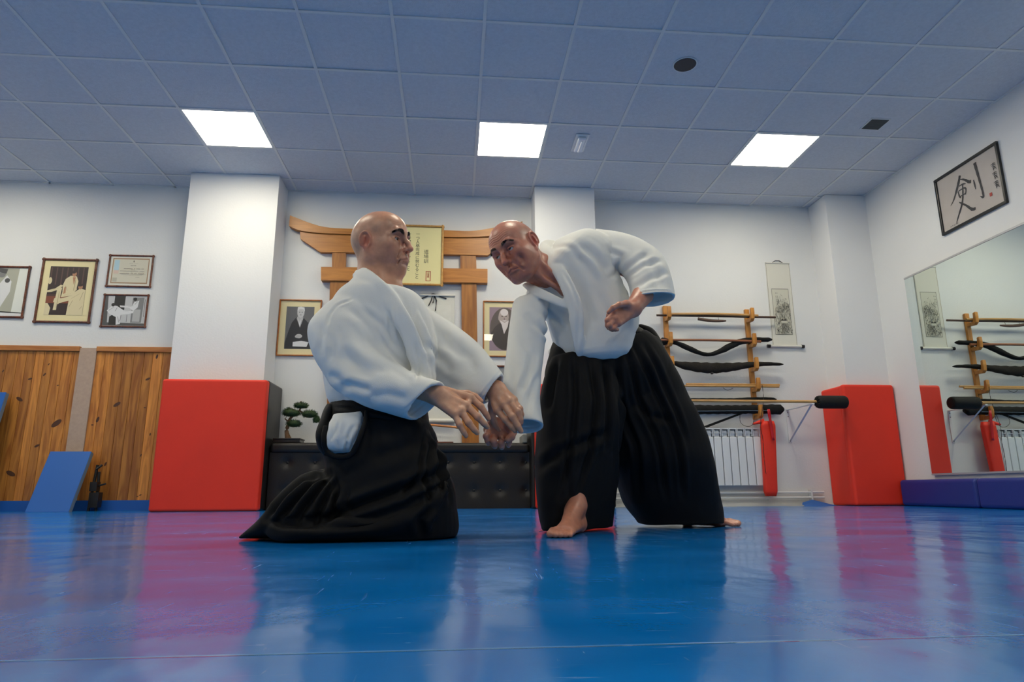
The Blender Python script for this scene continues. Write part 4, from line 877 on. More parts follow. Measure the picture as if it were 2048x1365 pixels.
def head(b, fr, kind):
    """face towards +x, left side +y, crown +z; eyes at half the height"""
    E = lambda *a, **k: b.ell(*a, fr=fr, **k); Cp = lambda *a, **k: b.cap(*a, fr=fr, **k)
    E((-.014, 0, .032), (.094, .074, .084), k=.02); E((.030, 0, .040), (.062, .062, .058), k=.03); E((-.045, 0, .010), (.064, .066, .062), k=.03)
    E((.036, 0, -.040), (.050, .054, .070), k=.03)                     # face block
    Cp((.0, 0, -.02), (.02, 0, -.06), .055, .050, k=.03)
    jw = .052 if kind == 'L' else .047
    for s in (1, -1):
        Cp((-.004, s*jw, -.052), (.052, s*.026, -.100), .020, .020, k=.028)   # jaw
        Cp((-.004, s*jw, -.02), (-.004, s*jw, -.055), .022, .019, k=.03)
        E((.060, s*.043, -.018), (.022, .019, .015), k=.018)           # cheekbone
        E((.068, s*.028, -.050), (.020, .018, .026), k=.022)           # cheek
        E((.038, s*.050, -.016), (.036, .016, .028), k=.025)           # side of the cheek
        E((.026, s*(.040 if kind == 'L' else .037), -.048), (.044, .024, .036), k=.03)   # flank of the jaw
        Cp((.089, s*.010, .024), (.081, s*.036, .028), .0095, .0085, k=.014)   # brow ridge
        Cp((.081, s*.036, .028), (.066, s*.053, .014), .008, .006, k=.014)
    E((.070, 0, -.103), (.020, .024, .017), k=.02)                      # chin
    E((.074, 0, -.070), (.026, .030, .024), k=.02)                      # muzzle
    for s in (1, -1):
        E((.097, s*.031, .003), (.020, .018, .012), k=.014, op='s')   # sockets
        E((.094, s*.016, -.004), (.010, .007, .014), k=.008, op='s')
        b.ell((.0722, s*.031, .000), (.0142, .0150, .0136), k=.005, fr=fr)     # lids
        Cp((.0875, s*.020, .0085), (.0835, s*.045, .0065), .0016, .0014, k=.003, op='s')   # crease over the lid
        Cp((.083, s*.019, .006), (.0845, s*.044, .004), .0028, .0022, k=.004)
        E((.089, s*.031, -.0005), (.013, .0132, .0056), k=.0015, op='s') # opening
        Cp((.083, s*.022, -.0125), (.079, s*.042, -.0115), .0035, .003, k=.006)   # bag under the eye
    # nose
    Cp((.088, 0, .014), (.106, 0, -.012), .0078, .0082, k=.012); Cp((.106, 0, -.012), (.115, 0, -.032), .0080, .0098, k=.008); E((.1145, 0, -.034), (.0100, .0102, .0090), k=.007)
    for s in (1, -1):
        E((.100, s*.0125, -.037), (.0105, .0068, .0080), k=.006)
        E((.108, s*.0075, -.0455), (.0062, .0038, .0045), k=.003, op='s')
        Cp((.098, s*.0200, -.036), (.084, s*.034, -.066), .0030, .0022, k=.010, op='s')   # fold from nose to mouth
    Cp((.0990, 0, -.049), (.0985, 0, -.058), .0022, .0025, k=.006, op='s')
    # lips
    for s in (1, -1):
        Cp((.0985, 0, -.0635), (.0865, s*.023, -.0715), .0042, .0024, k=.005)
        Cp((.0970, 0, -.0745), (.0865, s*.021, -.0745), .0055, .0028, k=.005)
        Cp((.1030, 0, -.0685), (.0905, s*.026, -.0750), .0018, .0014, k=.003, op='s')
        Cp((.086, s*.026, -.073), (.079, s*.031, -.088), .0022, .0015, k=.006, op='s')
    Cp((.094, -.014, -.085), (.094, .014, -.085), .004, .004, k=.010, op='s')
    # ears
    for s in (1, -1):
        Re = euler(s*-.45, .12, 0)
        b.ell((-.012, s*.0755, -.008), (.0205, .0065, .033), k=.006, fr=fr, rot=Re)
        pts = []
        for i in range(23):
            a = math.radians(215-i*12.3); pts.append((-.014+.0195*math.cos(a), s*(.080+.003*min(1, i/6)-.0045*math.cos(a)), -.004+.030*math.sin(a)))
        b.chain(pts, [.0034]*23, k=.004, fr=fr)
        E((-.010, s*.083, -.006), (.0095, .0055, .017), k=.004, op='s')
        Cp((.006, s*.072, -.004), (.004, s*.075, -.018), .0055, .005, k=.005)
        E((-.004, s*.076, -.037), (.009, .0055, .009), k=.006)
        Cp((-.016, s*.083, .008), (-.020, s*.083, -.014), .003, .003, k=.004)
    if kind == 'L':
        E((.030, 0, -.108), (.045, .045, .022), k=.025)                 # heavier under the chin
        pass
    else:
        for s in (1, -1):
            for q in range(3): Cp((.070, s*.050, .004-.006*q), (.056, s*.060, .010-.011*q), .0012, .0008, k=.003, op='s')
            E((.079, s*.047, -.052), (.010, .008, .016), k=.016, op='s')
            Cp((.094, s*.018, -.048), (.078, s*.036, -.088), .0018, .0018, k=.008, op='s')
def wrinkle(v, fr, kind):
    """furrows across the brow"""
    q = fr.to(v); z0, z1, amp = (.038, .078, .00125) if kind == 'R' else (.042, .064, .0006)
    d = q-V(0, 0, .02); d /= np.linalg.norm(d, axis=1)[:, None]+1e-9; zc = q[:, 2]-.10*np.abs(q[:, 1])+.0018*np.sin(q[:, 1]*130)
    w = np.clip((q[:, 2]-z0)/.006, 0, 1)*np.clip((z1-q[:, 2])/.010, 0, 1)*np.clip((q[:, 0]-.035)/.02, 0, 1)*(np.abs(q) < V(.16, .07, .16)).all(1)*np.clip((.052-np.abs(q[:, 1]))/.012, 0, 1)
    g = .5+.5*np.cos(2*math.pi*zc/.0078); return v-(fr.R@(d*(amp*w*g**2.5)[:, None]).T).T*fr.s
def hand(b, wrist, mcp, pip, tip, thumb, r=.0088, fore=None, up=(0, -1, 0), pr=.0135):
    """five separate fingers rooted in a palm; all points in world coordinates"""
    wrist = V(*wrist)
    for i, m in enumerate(mcp):
        m = V(*m); w0 = wrist+(m-np.mean(mcp, 0))*.45
        b.cap(w0, m, pr*1.05, pr*.88, k=.014)
        q = V(*pip[i]); t = V(*tip[i]); dip = q*.42+t*.58+(q-m)*.10
        s_ = (1.0, 1.04, 1.0, .90)[i]
        b.chain([m, q, dip, t], [r*1.12*s_, r*1.02*s_, r*.90*s_, r*.76*s_], k=.003)
        b.ell(q, (r*1.1*s_,)*3, k=.004); b.ell(m+unit(V(*up))*.004, (r*1.05,)*3, k=.008)
    for i in range(3): b.cap(mcp[i], mcp[i+1], .010, .010, k=.008)
    th = [V(*p) for p in thumb]; b.cap(wrist, th[0], pr*1.2, r*1.5, k=.014); b.chain(th, [r*1.5, r*1.2, r*1.08, r*.82][:len(th)], k=.005)
    if fore is not None: b.cap(fore, wrist, .034, .028, k=.02); b.cap(wrist, np.mean(mcp, 0)*.3+wrist*.7, .027, .022, k=.02)
M_skin = mat('skin', (.6, .33, .22), .5, sss=.12)
def _skin(m):
    nt = m.node_tree; N = nt.nodes.new; L = nt.links.new; b = nt.nodes['Principled BSDF']
    a = N('ShaderNodeAttribute'); a.attribute_name = 'tone'; tc = N('ShaderNodeTexCoord')
    n = N('ShaderNodeTexNoise'); n.inputs['Scale'].default_value = 38; n.inputs['Detail'].default_value = 5; L(tc.outputs['Object'], n.inputs['Vector'])
    mr = N('ShaderNodeMapRange'); mr.inputs['From Min'].default_value = .3; mr.inputs['From Max'].default_value = .7; mr.inputs['To Min'].default_value = .86; mr.inputs['To Max'].default_value = 1.12; L(n.outputs['Fac'], mr.inputs[0])
    mx = N('ShaderNodeMix'); mx.data_type = 'RGBA'; mx.blend_type = 'MULTIPLY'; mx.inputs['Factor'].default_value = 1; L(a.outputs['Color'], mx.inputs['A']); L(mr.outputs[0], mx.inputs['B']); L(mx.outputs['Result'], b.inputs['Base Color'])
    n2 = N('ShaderNodeTexNoise'); n2.inputs['Scale'].default_value = 420; n2.inputs['Detail'].default_value = 3; L(tc.outputs['Object'], n2.inputs['Vector'])
    bp = N('ShaderNodeBump'); bp.inputs['Strength'].default_value = .18; bp.inputs['Distance'].default_value = .002; L(n2.outputs['Fac'], bp.inputs['Height']); L(bp.outputs[0], b.inputs['Normal'])
    b.inputs['Roughness'].default_value = .34
_skin(M_skin)
def tones(v, fr, base, kind):
    """natural colour of the skin: redder ears, nose and cheeks, lips, stubble"""
    q = fr.to(v); c = np.tile(V(*base), (len(v), 1)); isface = (np.abs(q) < V(.16, .11, .16)).all(1)
    def g(cx, cy, cz, r): return np.exp(-(((q-V(cx, cy, cz))/V(*r))**2).sum(1))*isface
    def blend(w, col): c[:] = c*(1-w[:, None])+V(*col)*w[:, None]
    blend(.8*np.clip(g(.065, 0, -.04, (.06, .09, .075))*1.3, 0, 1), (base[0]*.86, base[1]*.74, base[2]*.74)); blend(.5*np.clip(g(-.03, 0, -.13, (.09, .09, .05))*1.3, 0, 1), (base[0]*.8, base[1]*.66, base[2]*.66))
    red = V(base[0]*.98, base[1]*.52, base[2]*.50)
    for s in (1, -1):
        blend(.95*g(-.012, s*.082, -.008, (.028, .014, .036)), red); blend(.12*g(.07, s*.04, -.03, (.03, .03, .03)), red)
        blend(.30*g(.083, s*.031, -.012, (.015, .016, .009)), (base[0]*.55, base[1]*.42, base[2]*.45))
        blend(.35*g(.083, s*.031, .012, (.015, .02, .009)), (base[0]*.6, base[1]*.45, base[2]*.45))
    blend(.45*g(.115, 0, -.034, (.02, .018, .018)), red)
    blend(.55*np.clip(g(.094, 0, -.069, (.014, .024, .0085))*1.3, 0, 1), (base[0]*.75, base[1]*.42, base[2]*.42))
    beard = np.clip(g(.06, 0, -.085, (.055, .065, .038))*1.2, 0, 1)*(.38 if kind == 'L' else .40); blend(beard, (base[0]*.48, base[1]*.50, base[2]*.56))
    if kind == 'L': blend(.35*g(.100, 0, -.054, (.012, .026, .006)), (.10, .08, .07))
    for s in (1, -1):      # brow hair roots
        for t in np.linspace(0, 1, 9): blend(.55*g(.0965-.020*t**1.6, s*(.012+.040*t), .0225+.008*math.sin(t*2.6)-.006*t*t, (.012, .0055, .0052*(1-.45*t))), (.06, .04, .03) if kind == 'L' else (.16, .10, .07))
    # shaved hair shadow on the back and sides
    zlo = np.interp(q[:, 0], [-.06, -.02], [-.065, .012])
    side = np.clip((.045-q[:, 0])/.03, 0, 1)*np.clip((q[:, 2]-zlo)/.022, 0, 1)*np.clip(((.080 if kind == 'R' else .055)-q[:, 2])/.03, 0, 1)*isface*(np.abs(q[:, 1]) < .0775)
    blend(side*(.42 if kind == 'R' else .30), (.30, .25, .19))
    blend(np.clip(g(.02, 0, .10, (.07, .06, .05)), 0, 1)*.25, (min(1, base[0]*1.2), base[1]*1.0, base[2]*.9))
    return c
M_eye = [mat('eye_white', (.55, .55, .53), .2, spec=.6), mat('iris', (.05, .04, .03), .2), mat('pupil', (.008, .008, .008), .1)]
M_iris2 = mat('iris_blue', (.16, .22, .25), .2)
M_hairdark = mat('brow_hair', (.025, .018, .014), .6)
def eyes(fr, gaze, parent, iris):
    """eyeballs as parts, looking along the world direction gaze"""
    for s in (1, -1):
        c = fr.w((.0715, s*.031, 0)); R_ = .0126*fr.s; z = unit(gaze); x = unit(np.cross(z, (0, 0, 1))); y = np.cross(z, x); M = np.stack([x, y, z], 1)
        mb = MB(); nu, nv = 24, 24; v = []; f = []; mi = []
        for j in range(nv+1):
            th = math.pi*j/nv
            for i in range(nu): ph = 2*math.pi*i/nu; v.append(c+M@(R_*V(math.sin(th)*math.cos(ph), math.sin(th)*math.sin(ph), math.cos(th))))
        for j in range(nv):
            for i in range(nu): f.append((j*nu+i, (j+1)*nu+i, (j+1)*nu+(i+1) % nu, j*nu+(i+1) % nu)); mi.append(2 if j < 2 else (1 if j < 5 else 0))
        link('eye', v, f, [M_eye[0], iris, M_eye[2]], parent, mi=mi, smooth=True)
def brows(fr, parent, thick, n, lift=0., m=None):
    r_ = random.Random(3)
    for s in (1, -1):
        mb = MB()
        for k in range(n):
            t = r_.random(); w = r_.uniform(-1, 1)*thick*(1-.55*t)
            p = V(.0985-.020*t**1.6-.0005, s*(.012+.040*t), .0225+lift+.008*math.sin(t*2.6)-.006*t*t+w*.0062)
            p[0] -= abs(w)*.001; L_ = r_.uniform(.006, .010); d = unit(V(.25, s*(.55+.5*t), .75-1.3*t)); sd = V(.0, -.15, .45)*.0018
            mb.add([fr.w(p-sd-V(.002, 0, 0)), fr.w(p+sd-V(.002, 0, 0)), fr.w(p+d*L_*.6+sd*.7+V(.0012, 0, 0)), fr.w(p+d*L_-V(.001, 0, 0)), fr.w(p+d*L_*.6-sd*.7+V(.0012, 0, 0))], [(0, 1, 2, 3, 4)])
        mb.build('eyebrow', m or M_hairdark, parent)
# ------------------------------------------------------------------ clothes
def crom(rows, n):
    rows = [np.asarray(r, float) for r in rows]; out = []
    for i in range(len(rows)-1):
        p0, p1, p2, p3 = rows[max(i-1, 0)], rows[i], rows[i+1], rows[min(i+2, len(rows)-1)]
        for k in range(n): s = k/n; out.append(.5*((2*p1)+(-p0+p2)*s+(2*p0-5*p1+4*p2-p3)*s*s+(-p0+3*p1-3*p2+p3)*s**3))
    out.append(rows[-1]); return out
def garment_loft(rows, n=40, sub=4, hollow=0., ex=2.3, zmin=None):
    """rows: (px1, py1, px2, py2, Y, half depth[, Y tilt]): both outline edges of the cloth at that section and its depth range"""
    rr = crom([tuple(r)+(0.,)*(9-len(r)) for r in rows], sub); rings = []
    for r in rr:
        a, b = at(r[0], r[1], r[4]-r[6]), at(r[2], r[3], r[4]+r[6])
        if zmin is not None: a[2] = max(a[2], zmin); b[2] = max(b[2], zmin)
        c = (a+b)/2; u = (b-a)/2; rings.append([c, u, V(r[7], r[5], r[8])])
    if hollow:
        c, u, w = rings[-1]; d = unit(rings[-1][0]-rings[-3][0]); back = []; run = 0.; j = len(rings)-1
        while j > 1 and run < hollow: back.append(rings[j]); run += np.linalg.norm(rings[j][0]-rings[j-1][0]); j -= 1
        for i_, (c_, u_, w_) in enumerate(back):
            L_ = np.linalg.norm(u_); Lw = np.linalg.norm(w_); g, gy = (L_-.012-.002*i_)/L_, (Lw-.012-.003*i_)/Lw
            if i_ == 0: rings.append([c_+d*.002, u_*(1+g)/2, w_*(1+gy)/2])
            rings.append([c_, u_*g, w_*gy])
    v = []; f = []; e = 2/ex
    for c, u, w in rings:
        for k in range(n):
            t = 2*math.pi*k/n; ct, st = math.cos(t), math.sin(t); v.append(c+u*math.copysign(abs(ct)**e, ct)+w*math.copysign(abs(st)**e, st))
    for i in range(len(rings)-1):
        for k in range(n): f.append((i*n+k, i*n+(k+1) % n, (i+1)*n+(k+1) % n, (i+1)*n+k))
    f.append(tuple(reversed(range(n)))); f.append(tuple((len(rings)-1)*n+k for k in range(n)))
    return v, f
def band(path, w, th, n=12):
    """a flat strip of thick cloth: path rows (px, py, Y); w half width in metres, th half thickness; width runs across the path"""
    P_ = [at(*p) if len(p) == 3 else V(*p[:3]) for p in path]; P_ = crom(P_, 5); v = []; f = []
    nrm = V(0, -1, 0)
    for i, p in enumerate(P_):
        t = unit(P_[min(i+1, len(P_)-1)]-P_[max(i-1, 0)]); a = unit(np.cross(t, nrm)); b = np.cross(a, t); g = w if np.isscalar(w) else np.interp(i/(len(P_)-1), np.linspace(0, 1, len(w)), w)
        for k in range(n): q = 2*math.pi*k/n; ct, st = math.cos(q), math.sin(q); v.append(p+a*g*math.copysign(abs(ct)**.6, ct)+b*th*math.copysign(abs(st)**.8, st))
    for i in range(len(P_)-1):
        for k in range(n): f.append((i*n+k, i*n+(k+1) % n, (i+1)*n+(k+1) % n, (i+1)*n+k))
    f.append(tuple(reversed(range(n)))); f.append(tuple((len(P_)-1)*n+k for k in range(n)))
    return v, f
def fold_disp(v, nrm, folds):
    """folds: (polyline of (px, py) at depth Y, Y, half width m, depth m): a groove with a soft ridge on each side, only on the near side of the cloth"""
    out = np.zeros(len(v)); face = np.clip((.25-nrm[:, 1])/.5, 0, 1)
    for pts, Y, w, a in folds:
        P_ = np.array([at(x, y, Y)[[0, 2]] for x, y in pts]); best = np.full(len(v), 1e9); tt = np.zeros(len(v)); L_ = np.r_[0, np.cumsum(np.linalg.norm(np.diff(P_, axis=0), axis=1))]
        # move each vertex along its line to the lens onto the depth of the fold, so the crease stays where it was measured
        q = np.stack([v[:, 0], v[:, 2]], 1)
        for i in range(len(P_)-1):
            ab = P_[i+1]-P_[i]; t = np.clip(((q-P_[i])@ab)/(ab@ab), 0, 1); d = np.linalg.norm(q-P_[i]-t[:, None]*ab, axis=1); m = d < best; best[m] = d[m]; tt[m] = (L_[i]+t[m]*(L_[i+1]-L_[i]))/L_[-1]
        env = np.clip(np.minimum(tt, 1-tt)*5+.15, 0, 1); out += face*env*a*(-np.exp(-(best/w)**2)+.55*np.exp(-((best-2.1*w)/(w*1.1))**2))
    return out
def vnoise(p, sc, seed=0):
    """smooth value noise"""
    r_ = np.random.RandomState(seed); tab = r_.rand(4096); q = p*sc; i = np.floor(q).astype(int); f = q-i; f = f*f*(3-2*f); out = 0
    for dx in (0, 1):
        for dy in (0, 1):
            for dz in (0, 1):
                h = ((i[:, 0]+dx)*73856093 ^ (i[:, 1]+dy)*19349663 ^ (i[:, 2]+dz)*83492791) & 4095
                w = (f[:, 0] if dx else 1-f[:, 0])*(f[:, 1] if dy else 1-f[:, 1])*(f[:, 2] if dz else 1-f[:, 2]); out = out+tab[h]*w
    return out*2-1
def cloth(name, pieces, voxel, m, parent, folds=(), amp=.003, nsc=11., it=4, fn=None, zmin=None):
    me = bpy.data.meshes.new('tmp'); v = []; f = []
    for pv, pf in pieces: n = len(v); v += [tuple(p) for p in pv]; f += [tuple(i+n for i in q) for q in pf]
    me.from_pydata(v, [], f); o = bpy.data.objects.new('tmp', me); COL.objects.link(o)
    r = o.modifiers.new('r', 'REMESH'); r.mode = 'VOXEL'; r.voxel_size = voxel; r.adaptivity = 0
    s = o.modifiers.new('s', 'SMOOTH'); s.iterations = it; s.factor = .5
    m2 = bpy.data.meshes.new_from_object(o.evaluated_get(bpy.context.evaluated_depsgraph_get())); bpy.data.objects.remove(o)
    N = len(m2.vertices); P_ = np.empty(N*3); m2.vertices.foreach_get('co', P_); P_ = P_.reshape(-1, 3); nr = np.empty(N*3); m2.vertices.foreach_get('normal', nr); nr = nr.reshape(-1, 3)
    d = amp*(vnoise(P_*V(1, 1, .6), nsc, 1)+.5*vnoise(P_, nsc*2.3, 2))
    d = d+fold_disp(P_, nr, folds)
    if fn is not None: d = d+fn(P_, nr)
    P_ = P_+nr*d[:, None]
    if zmin is not None: P_[:, 2] = np.maximum(P_[:, 2], zmin+.004*(.5+.5*vnoise(P_*V(1, 1, 0), 30, 4)))
    fs = [tuple(p.vertices) for p in m2.polygons]; bpy.data.meshes.remove(m2)
    return link(name, P_, fs, m, parent, smooth=True)
# ------------------------------------------------------------------ cloth materials
def weave(name, color, scale=430., strength=.28, rough=.85, stretch=(1, 1, 2.2), sheen=.0):
    m = mat(name, color, rough, sheen=sheen, spec=.2); nt = m.node_tree; N = nt.nodes.new; L = nt.links.new; b = nt.nodes['Principled BSDF']
    tc = N('ShaderNodeTexCoord'); mp = N('ShaderNodeMapping'); mp.inputs['Scale'].default_value = stretch; v = N('ShaderNodeTexVoronoi'); v.inputs['Scale'].default_value = scale
    n = N('ShaderNodeTexNoise'); n.inputs['Scale'].default_value = 22; n.inputs['Detail'].default_value = 5; ad = N('ShaderNodeMath'); ad.operation = 'MULTIPLY_ADD'; ad.inputs[1].default_value = .3
    L(tc.outputs['Object'], mp.inputs[0]); L(mp.outputs[0], v.inputs['Vector']); L(tc.outputs['Object'], n.inputs['Vector'])
    L(n.outputs['Fac'], ad.inputs[0]); L(v.outputs['Distance'], ad.inputs[2])
    bp = N('ShaderNodeBump'); bp.inputs['Strength'].default_value = strength; bp.inputs['Distance'].default_value = .0018; L(ad.outputs[0], bp.inputs['Height']); L(bp.outputs[0], b.inputs['Normal'])
    return m
M_gi = weave('white_cotton', (.80, .80, .76)); M_hak = weave('black_cloth', (.0075, .0075, .0078), 500, .2, .75); M_belt = weave('black_belt', (.003, .003, .0035), 300, .3, .6)
P = at
# ================================================================== kneeling man
LF = Frm((-.744, -1.97, 1.0786), euler(math.radians(-26.4), math.radians(-1.0), math.radians(7.6)), 1.067)
left = empty('person', (-.80, -1.90, 0), 'kneeling bald man in white jacket and black pleated trousers, facing right, holding a wrist', 'person')
b = Body(); head(b, LF, 'L')
nk = P(752, 575, -1.95)
b.cap(LF.w((-.030, 0, -.050)), nk, .063, .072, k=.03); b.cap(LF.w((.012, 0, -.085)), P(775, 585, -1.98), .045, .055, k=.03)
b.cap(LF.w((.0, -.045, -.055)), P(772, 590, -2.03), .012, .014, k=.02)
sR, sL = P(705, 632, -2.04), P(850, 665, -1.84); ch = P(762, 660, -1.95); pel = P(758, 830, -1.90)
b.ell(ch, (.13, .11, .17), k=.05); b.cap(ch, pel, .12, .13, k=.06); b.cap(sR, sL, .045, .040, k=.04); b.cap(nk, ch, .06, .08, k=.05)
eR = P(722, 735, -2.08); wR = P(873, 789, -2.12); b.cap(sR, eR, .045, .036, k=.02); b.cap(eR, wR, .036, .030, k=.02)
eL = P(915, 735, -1.86); wL = P(992, 781, -2.0); b.cap(sL, eL, .038, .038, k=.02); b.cap(eL, wL, .038, .028, k=.02)
kR, kL = P(840, 1010, -2.0), P(860, 1010, -1.72); fR, fL = P(610, 1045, -1.95), P(640, 1040, -1.75)
for k_, f_ in ((kR, fR), (kL, fL)): b.cap(pel, k_, .095, .06, k=.04); b.cap(k_, f_, .055, .04, k=.03); b.ecap(f_, f_+V(-.12, 0, -.03), (.04, .03), (.035, .02), (0, 1, 0), k=.02)
Y = -2.12
hand(b, wR, [P(942, 797, Y+.03), P(933, 812, Y), P(922, 823, Y-.02), P(909, 829, Y-.03)],
     [P(961, 813, Y+.02), P(955, 834, Y-.015), P(937, 846, Y-.035), P(919, 850, Y-.045)],
     [P(977, 838, Y+.03), P(974, 854, Y), P(954, 866, Y-.03), P(932, 872, Y-.04)],
     [P(912, 790, Y+.05), P(934, 788, Y+.065), P(950, 794, Y+.065), P(962, 803, Y+.06)], fore=P(838, 778, -2.12), r=.0113, pr=.0175)
Y = -2.0
hand(b, wL, [P(995, 822, Y-.03), P(1007, 809, Y-.045), P(1019, 803, Y-.045), P(1027, 801, Y-.03)],
     [P(1011, 840, Y-.055), P(1025, 834, Y-.072), P(1036, 824, Y-.068), P(1040, 818, Y-.05)],
     [P(1030, 862, Y-.06), P(1042, 863, Y-.07), P(1042, 846, Y-.06), P(1043, 835, Y-.045)],
     [P(985, 812, Y+.02), P(984, 832, Y+.03), P(990, 850, Y+.035), P(998, 862, Y+.03)], fore=P(968, 765, -1.97), r=.0113, pr=.0175)
v, f = b.mesh(.0023); v = wrinkle(v, LF, 'L'); link('body', v, f, M_skin, left, smooth=True, attr={'tone': tones(v, LF, (.60, .31, .19), 'L')})
eyes(LF, unit(V(1, -.30, -.02)), left, M_eye[1]); brows(LF, left, 1.15, 520)
# jacket
J = []
J.append(garment_loft([(676, 822, 836, 852, -1.93, .13), (662, 810, 850, 836, -1.93, .160), (653, 786, 860, 804, -1.93, .172), (645, 725, 872, 730, -1.94, .17), (645, 675, 870, 672, -1.95, .17), (655, 630, 858, 622, -1.95, .165), (676, 594, 834, 592, -1.95, .15), (700, 572, 800, 594, -1.95, .12), (712, 556, 776, 586, -1.95, .09)], ex=2.4))
# near sleeve
J.append(garment_loft([(672, 598, 735, 582, -2.00, .06), (644, 620, 752, 604, -2.03, .08), (617, 655, 762, 648, -2.06, .09), (622, 700, 772, 690, -2.08, .09), (645, 745, 792, 720, -2.10, .085), (674, 783, 818, 742, -2.12, .08), (732, 812, 846, 754, -2.13, .075), (786, 830, 870, 762, -2.13, .070, 0, .006, -.004), (817, 839, 887, 769, -2.13, .068, 0, .022, -.014)], hollow=.07))
# far sleeve
J.append(garment_loft([(815, 690, 830, 598, -1.84, .07), (850, 740, 880, 633, -1.84, .085), (868, 772, 925, 662, -1.87, .085), (895, 792, 958, 690, -1.90, .08), (928, 806, 984, 721, -1.96, .072), (966, 806, 1008, 751, -1.99, .064, 0, .012, -.008)], hollow=.06))
# lapels and collar
J.append(band([(727, 560, -1.86), (717, 548, -1.93), (724, 547, -2.02), (748, 566, -2.085), (775, 592, -2.105), (799, 630, -2.125), (819, 668, -2.125), (834, 712, -2.115), (843, 760, -2.10), (846, 800, -2.08)], [.022, .026, .028, .030, .032, .032, .03], .011))
J.append(band([(740, 556, -1.87), (775, 562, -1.88), (793, 576, -1.95), (806, 596, -2.02), (826, 630, -2.07), (845, 668, -2.09), (856, 712, -2.09), (860, 765, -2.08)], [.02, .022, .026, .026, .024, .022], .010))
YF_ = -2.2
jl = [([(697, 582), (666, 598), (652, 620), (648, 650)], YF_, .005, .0035), ([(774, 600), (776, 640), (777, 684)], YF_, .007, .006), ([(690, 605), (722, 628), (748, 668), (776, 690)], YF_, .013, .009),
      ([(655, 700), (690, 715), (735, 735), (780, 745)], YF_, .016, .008), ([(668, 640), (680, 690), (705, 730), (745, 762)], YF_, .014, .007), ([(730, 670), (772, 700), (815, 722), (845, 745)], YF_, .012, .008),
      ([(672, 775), (700, 770), (745, 782)], YF_, .010, .008), ([(650, 745), (672, 755), (690, 775)], YF_, .010, .007), ([(700, 640), (740, 690), (800, 745), (840, 770)], YF_, .018, .007), ([(735, 795), (775, 790), (820, 800)], YF_, .012, .006),
      ([(805, 832), (846, 797), (880, 764)], YF_, .0035, .003), ([(800, 826), (840, 791), (874, 759)], YF_, .0025, .002),
      ([(850, 700), (885, 715), (905, 745)], YF_+.2, .013, .010), ([(880, 650), (900, 690), (930, 715)], YF_+.2, .014, .008), ([(905, 670), (940, 715), (950, 750)], YF_+.2, .016, .008), ([(870, 735), (900, 765), (930, 780)], YF_+.2, .014, .007), ([(958, 798), (982, 770), (1000, 745)], YF_+.2, .0035, .003),
      ([(712, 600), (760, 640), (800, 700)], YF_, .010, .005), ([(832, 760), (838, 720), (825, 670)], YF_, .006, .005), ([(655, 660), (662, 690), (660, 720)], YF_, .009, .008), ([(632, 640), (640, 668), (636, 700)], YF_, .010, .006)]
jl = [(q, y, w*(1.15 if a > .005 else 1), a*(.78 if a > .005 else 1)) for q, y, w, a in jl]
cloth('jacket', J, .0048, M_gi, left, jl, amp=.0022, nsc=8)
# hakama: waist, seat, wide pleated legs spread on the floor
pleat = lambda P_, nr: .0045*np.sin((P_[:, 0]*1.0+P_[:, 2]*.35)*95)*np.clip((P_[:, 2]-.1)*2.5, 0, 1)*np.clip((.72-P_[:, 2])*5, 0, 1)*np.clip((P_[:, 0]+.78)*9, 0, 1)
H = [garment_loft([(666, 806, 852, 838, -1.93, .155), (655, 838, 862, 850, -1.93, .175), (650, 872, 874, 876, -1.92, .19), (648, 908, 886, 908, -1.91, .205), (655, 945, 899, 942, -1.90, .22), (648, 985, 909, 985, -1.88, .235), (630, 1020, 915, 1022, -1.87, .24), (615, 1052, 918, 1052, -1.86, .235), (600, 1074, 912, 1074, -1.86, .225), (600, 1082, 905, 1082, -1.86, .22)], zmin=.004, ex=2.6),
     garment_loft([(481, 1074, 483, 1083, -1.90, .04), (510, 1050, 512, 1086, -1.90, .10), (545, 1016, 552, 1087, -1.89, .16), (583, 977, 592, 1088, -1.88, .19), (618, 951, 632, 1088, -1.88, .205), (652, 941, 684, 1088, -1.88, .21), (690, 955, 745, 1088, -1.88, .20)], zmin=.004, ex=2.4)]
hl = []
for q in ([(852, 850), (858, 900), (850, 960), (862, 1010)], [(858, 850), (872, 900), (880, 950), (888, 1000)], [(864, 856), (885, 905), (897, 950), (900, 1010)], [(846, 856), (846, 900), (838, 950), (800, 1000)], [(868, 870), (893, 915), (905, 955)]): hl.append((q, -2.08, .0075, .016))
for q in ([(658, 946), (622, 968), (588, 1005), (556, 1045)], [(664, 950), (638, 980), (612, 1015), (592, 1048)], [(672, 956), (656, 990), (642, 1020), (630, 1045)], [(645, 944), (604, 962), (566, 997), (530, 1038)], [(676, 965), (672, 1000), (668, 1035)]): hl.append((q, -2.08, .009, .020))
hl += [([(905, 925), (860, 955), (790, 985), (715, 1012), (650, 1040), (560, 1052)], -2.1, .014, .020), ([(890, 960), (850, 1000), (780, 1035), (700, 1050)], -2.1, .016, .010), ([(845, 1075), (840, 1040), (870, 1010)], -2.1, .012, .014), ([(700, 985), (690, 1010), (708, 1020)], -2.1, .008, .008), ([(520, 1040), (560, 1050), (640, 1056), (760, 1050)], -2.1, .008, .010), ([(740, 920), (800, 900), (840, 880)], -2.1, .02, .008)]
H.append(garment_loft([(560, 1036, 600, 1000, -1.98, .05), (530, 1060, 640, 1020, -2.0, .08), (560, 1084, 720, 1030, -2.03, .09), (660, 1086, 800, 1020, -2.04, .09), (760, 1086, 868, 980, -2.04, .08), (850, 1078, 905, 960, -2.03, .06)], zmin=.004))
cloth('pleated_trousers', H, .0055, M_hak, left, hl, amp=.005, nsc=7, fn=pleat, zmin=.002)
